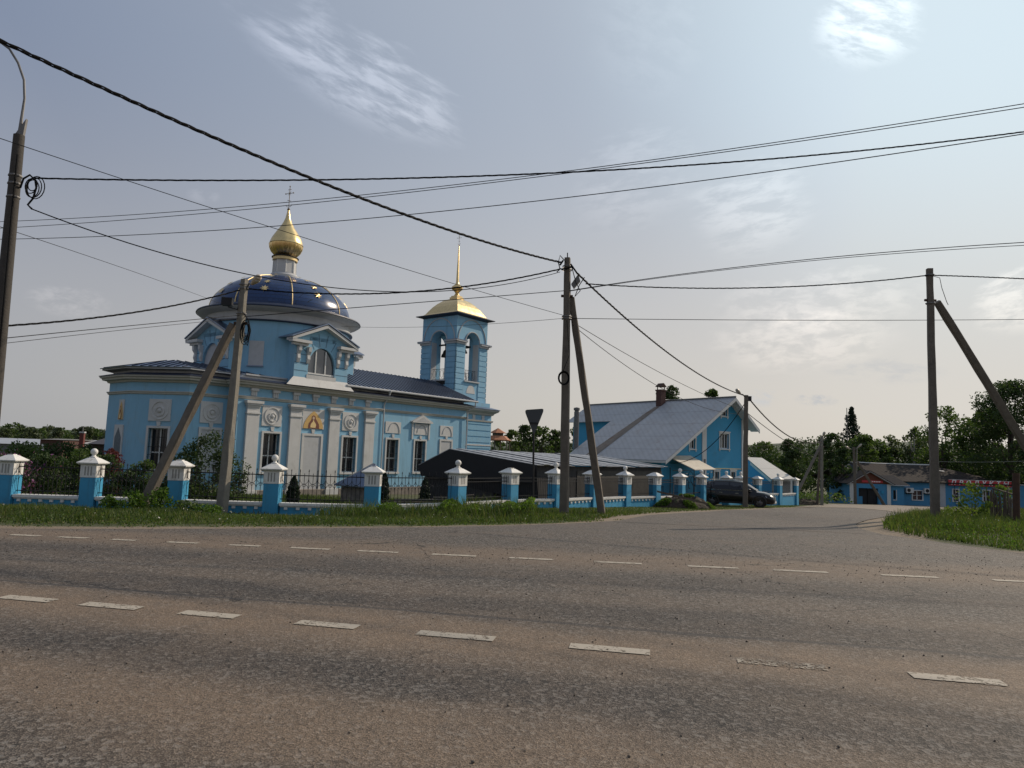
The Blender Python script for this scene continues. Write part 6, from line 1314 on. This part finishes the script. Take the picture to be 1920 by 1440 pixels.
def hL(x,y):
    d=np.clip((y-np.interp(x,farx,fary))/5.,0,1)*(y<24)+(y>=24)*.25; e=rng.uniform(0,1,x.shape); k=(np.where(y<24,y-yfar(x),9)>.15*0)
    strip=np.exp(-((y-19.6)/1.5)**2)*(x>-5.2)*(x<.8)*.42
    sp=np.where((np.where(y<22,y-yfar(x),9)<.9)&(e>.35),0,1)
    ed=np.clip(np.where(y<22,y-yfar(x)-.2*snoise(x*2,y)*2,9)/1.6,.12,1)
    return sp*ed*(.055+.15*d*snoise(x*1.3,y*1.3)*(1-.6*np.exp(-((x+5.9)/1.3)**2))+.04*d+strip)*(1-.45*sm(y,24,30))
grass('verge_grass',lp_,430000,hL,m_grass,'green grass verge between the main road and the church fence',.010)
grass('dry_grass',lp_,42000,lambda x,y:hL(x,y)*1.05,m_grass2,'pale dry stalks in the verge before the church fence',.007)
rp=[G(*p)[:2] for p in[(1655,992),(1662,979),(1700,969),(1735,962),(1790,958.5),(1850,957),(1960,957),(2080,962),(2080,1060),(1990,1046),(1920,1035),(1830,1022),(1760,1012.5),(1700,1003)]]
hR=lambda x,y:(.12+.19*sm(y,15.0,18.5))*(.55+.75*snoise(x*1.3,y*1.3))*np.clip((y-yfar(x)-.3*snoise(x*2,y*2))/1.6,.10,1)
grass('verge_grass',rp,380000,hR,m_grass,'tall green grass filling the right verge around the pole',.009)
grass('dry_grass',rp,30000,lambda x,y:hR(x,y)*1.1,m_grass2,'pale dry stalks among the tall grass of the right verge',.008)
# churchyard lawn behind the fence
cy=[(f[0],f[1]+.4) for f in FW[:8]]+[(4.,33.),(-2,37),(-12,36.2),(-20,34),(-24,28)]
grass('churchyard_grass',cy,150000,lambda x,y:.16*(.5+snoise(x,y)),m_grass,'lawn behind the fence in front of the church',.016)
for nm,poly,n_,lab,ht,md in(('low_weeds',lp_,60000,'low broad leaved weeds mixed in the church verge',.10,lf_mid),('low_weeds',rp,60000,'low broad leaved weeds mixed in the right verge',.20,m_weed),('low_weeds',lp_,14000,'yellowish dead leaves and litter at the verge edge before the church',.03,m_grass2)):
    P=np.array(poly); x=rng.uniform(P[:,0].min(),P[:,0].max(),n_*2); y=rng.uniform(P[:,1].min(),22,n_*2); ok=inpoly(x,y,[tuple(p) for p in P])&(snoise(x*1.9+2,y*1.7)>.42); x,y=x[ok][:n_],y[ok][:n_]
    z=hz(x,y)+ht*np.clip((y-yfar(x))/1.5,.1,1)*rng.uniform(0,1.,len(x)); V,F=leaf_quads(np.stack([x,y,z],1),.038,0,.2); o=npmesh(nm,V,F,md,loc=(float(x.mean()),float(y.mean()),0)); tag(o,lab,'weeds',kind='stuff')
# dandelion clocks and small white flowers
for poly,n_,lab,ht in((rp,240,'white dandelion heads in the right verge',.42),(lp_,160,'small white flowers in the church verge',.16)):
    P=np.array(poly); x=rng.uniform(P[:,0].min(),P[:,0].max(),n_*3); y=rng.uniform(P[:,1].min(),19.5,n_*3); ok=inpoly(x,y,[tuple(p) for p in P]); x,y=x[ok],y[ok]; z=hz(x,y)+ht*rng.uniform(.7,1.2,len(x)); V,F=leaf_quads(np.stack([x,y,z],1),.035)
    o=npmesh('white_flowers',V,F,lf_wht,loc=(float(x.mean()),float(y.mean()),0)); tag(o,lab,'flowers',kind='stuff')
# grit scattered on the road edges
x=rng.uniform(-16,14,2600); y=9.9-.03*x+rng.normal(size=2600)*.9+np.abs(rng.normal(size=2600))*1.2; x2=rng.uniform(-4,4,300); y2=rng.uniform(3.4,9,300); x=np.r_[x,x2]; y=np.r_[y,y2]; s=rng.uniform(.004,.011,len(x)); ok=y<yfar(x)+.4; x,y,s=x[ok],y[ok],s[ok]
oct_=np.array([[1,0,0],[0,1,0],[-1,0,0],[0,-1,0],[0,0,.8],[0,0,-.8]]); V=(np.stack([x,y,hz(x,y)+.014+s*.4],1)[:,None]+oct_[None]*s[:,None,None]*rng.uniform(.6,1.4,(len(x),1,3))).reshape(-1,3); i=np.arange(len(x))[:,None,None]*6; F=(i+np.array([[0,1,4],[1,2,4],[2,3,4],[3,0,4],[1,0,5],[2,1,5],[3,2,5],[0,3,5]])[None]).reshape(-1,3)
o=npmesh('road_grit',V,F,M('grit_stone',(.13,.11,.09),.9,var=.6,vs=30),loc=(0,9,0)); tag(o,'loose grit scattered over the asphalt','grit',kind='stuff')
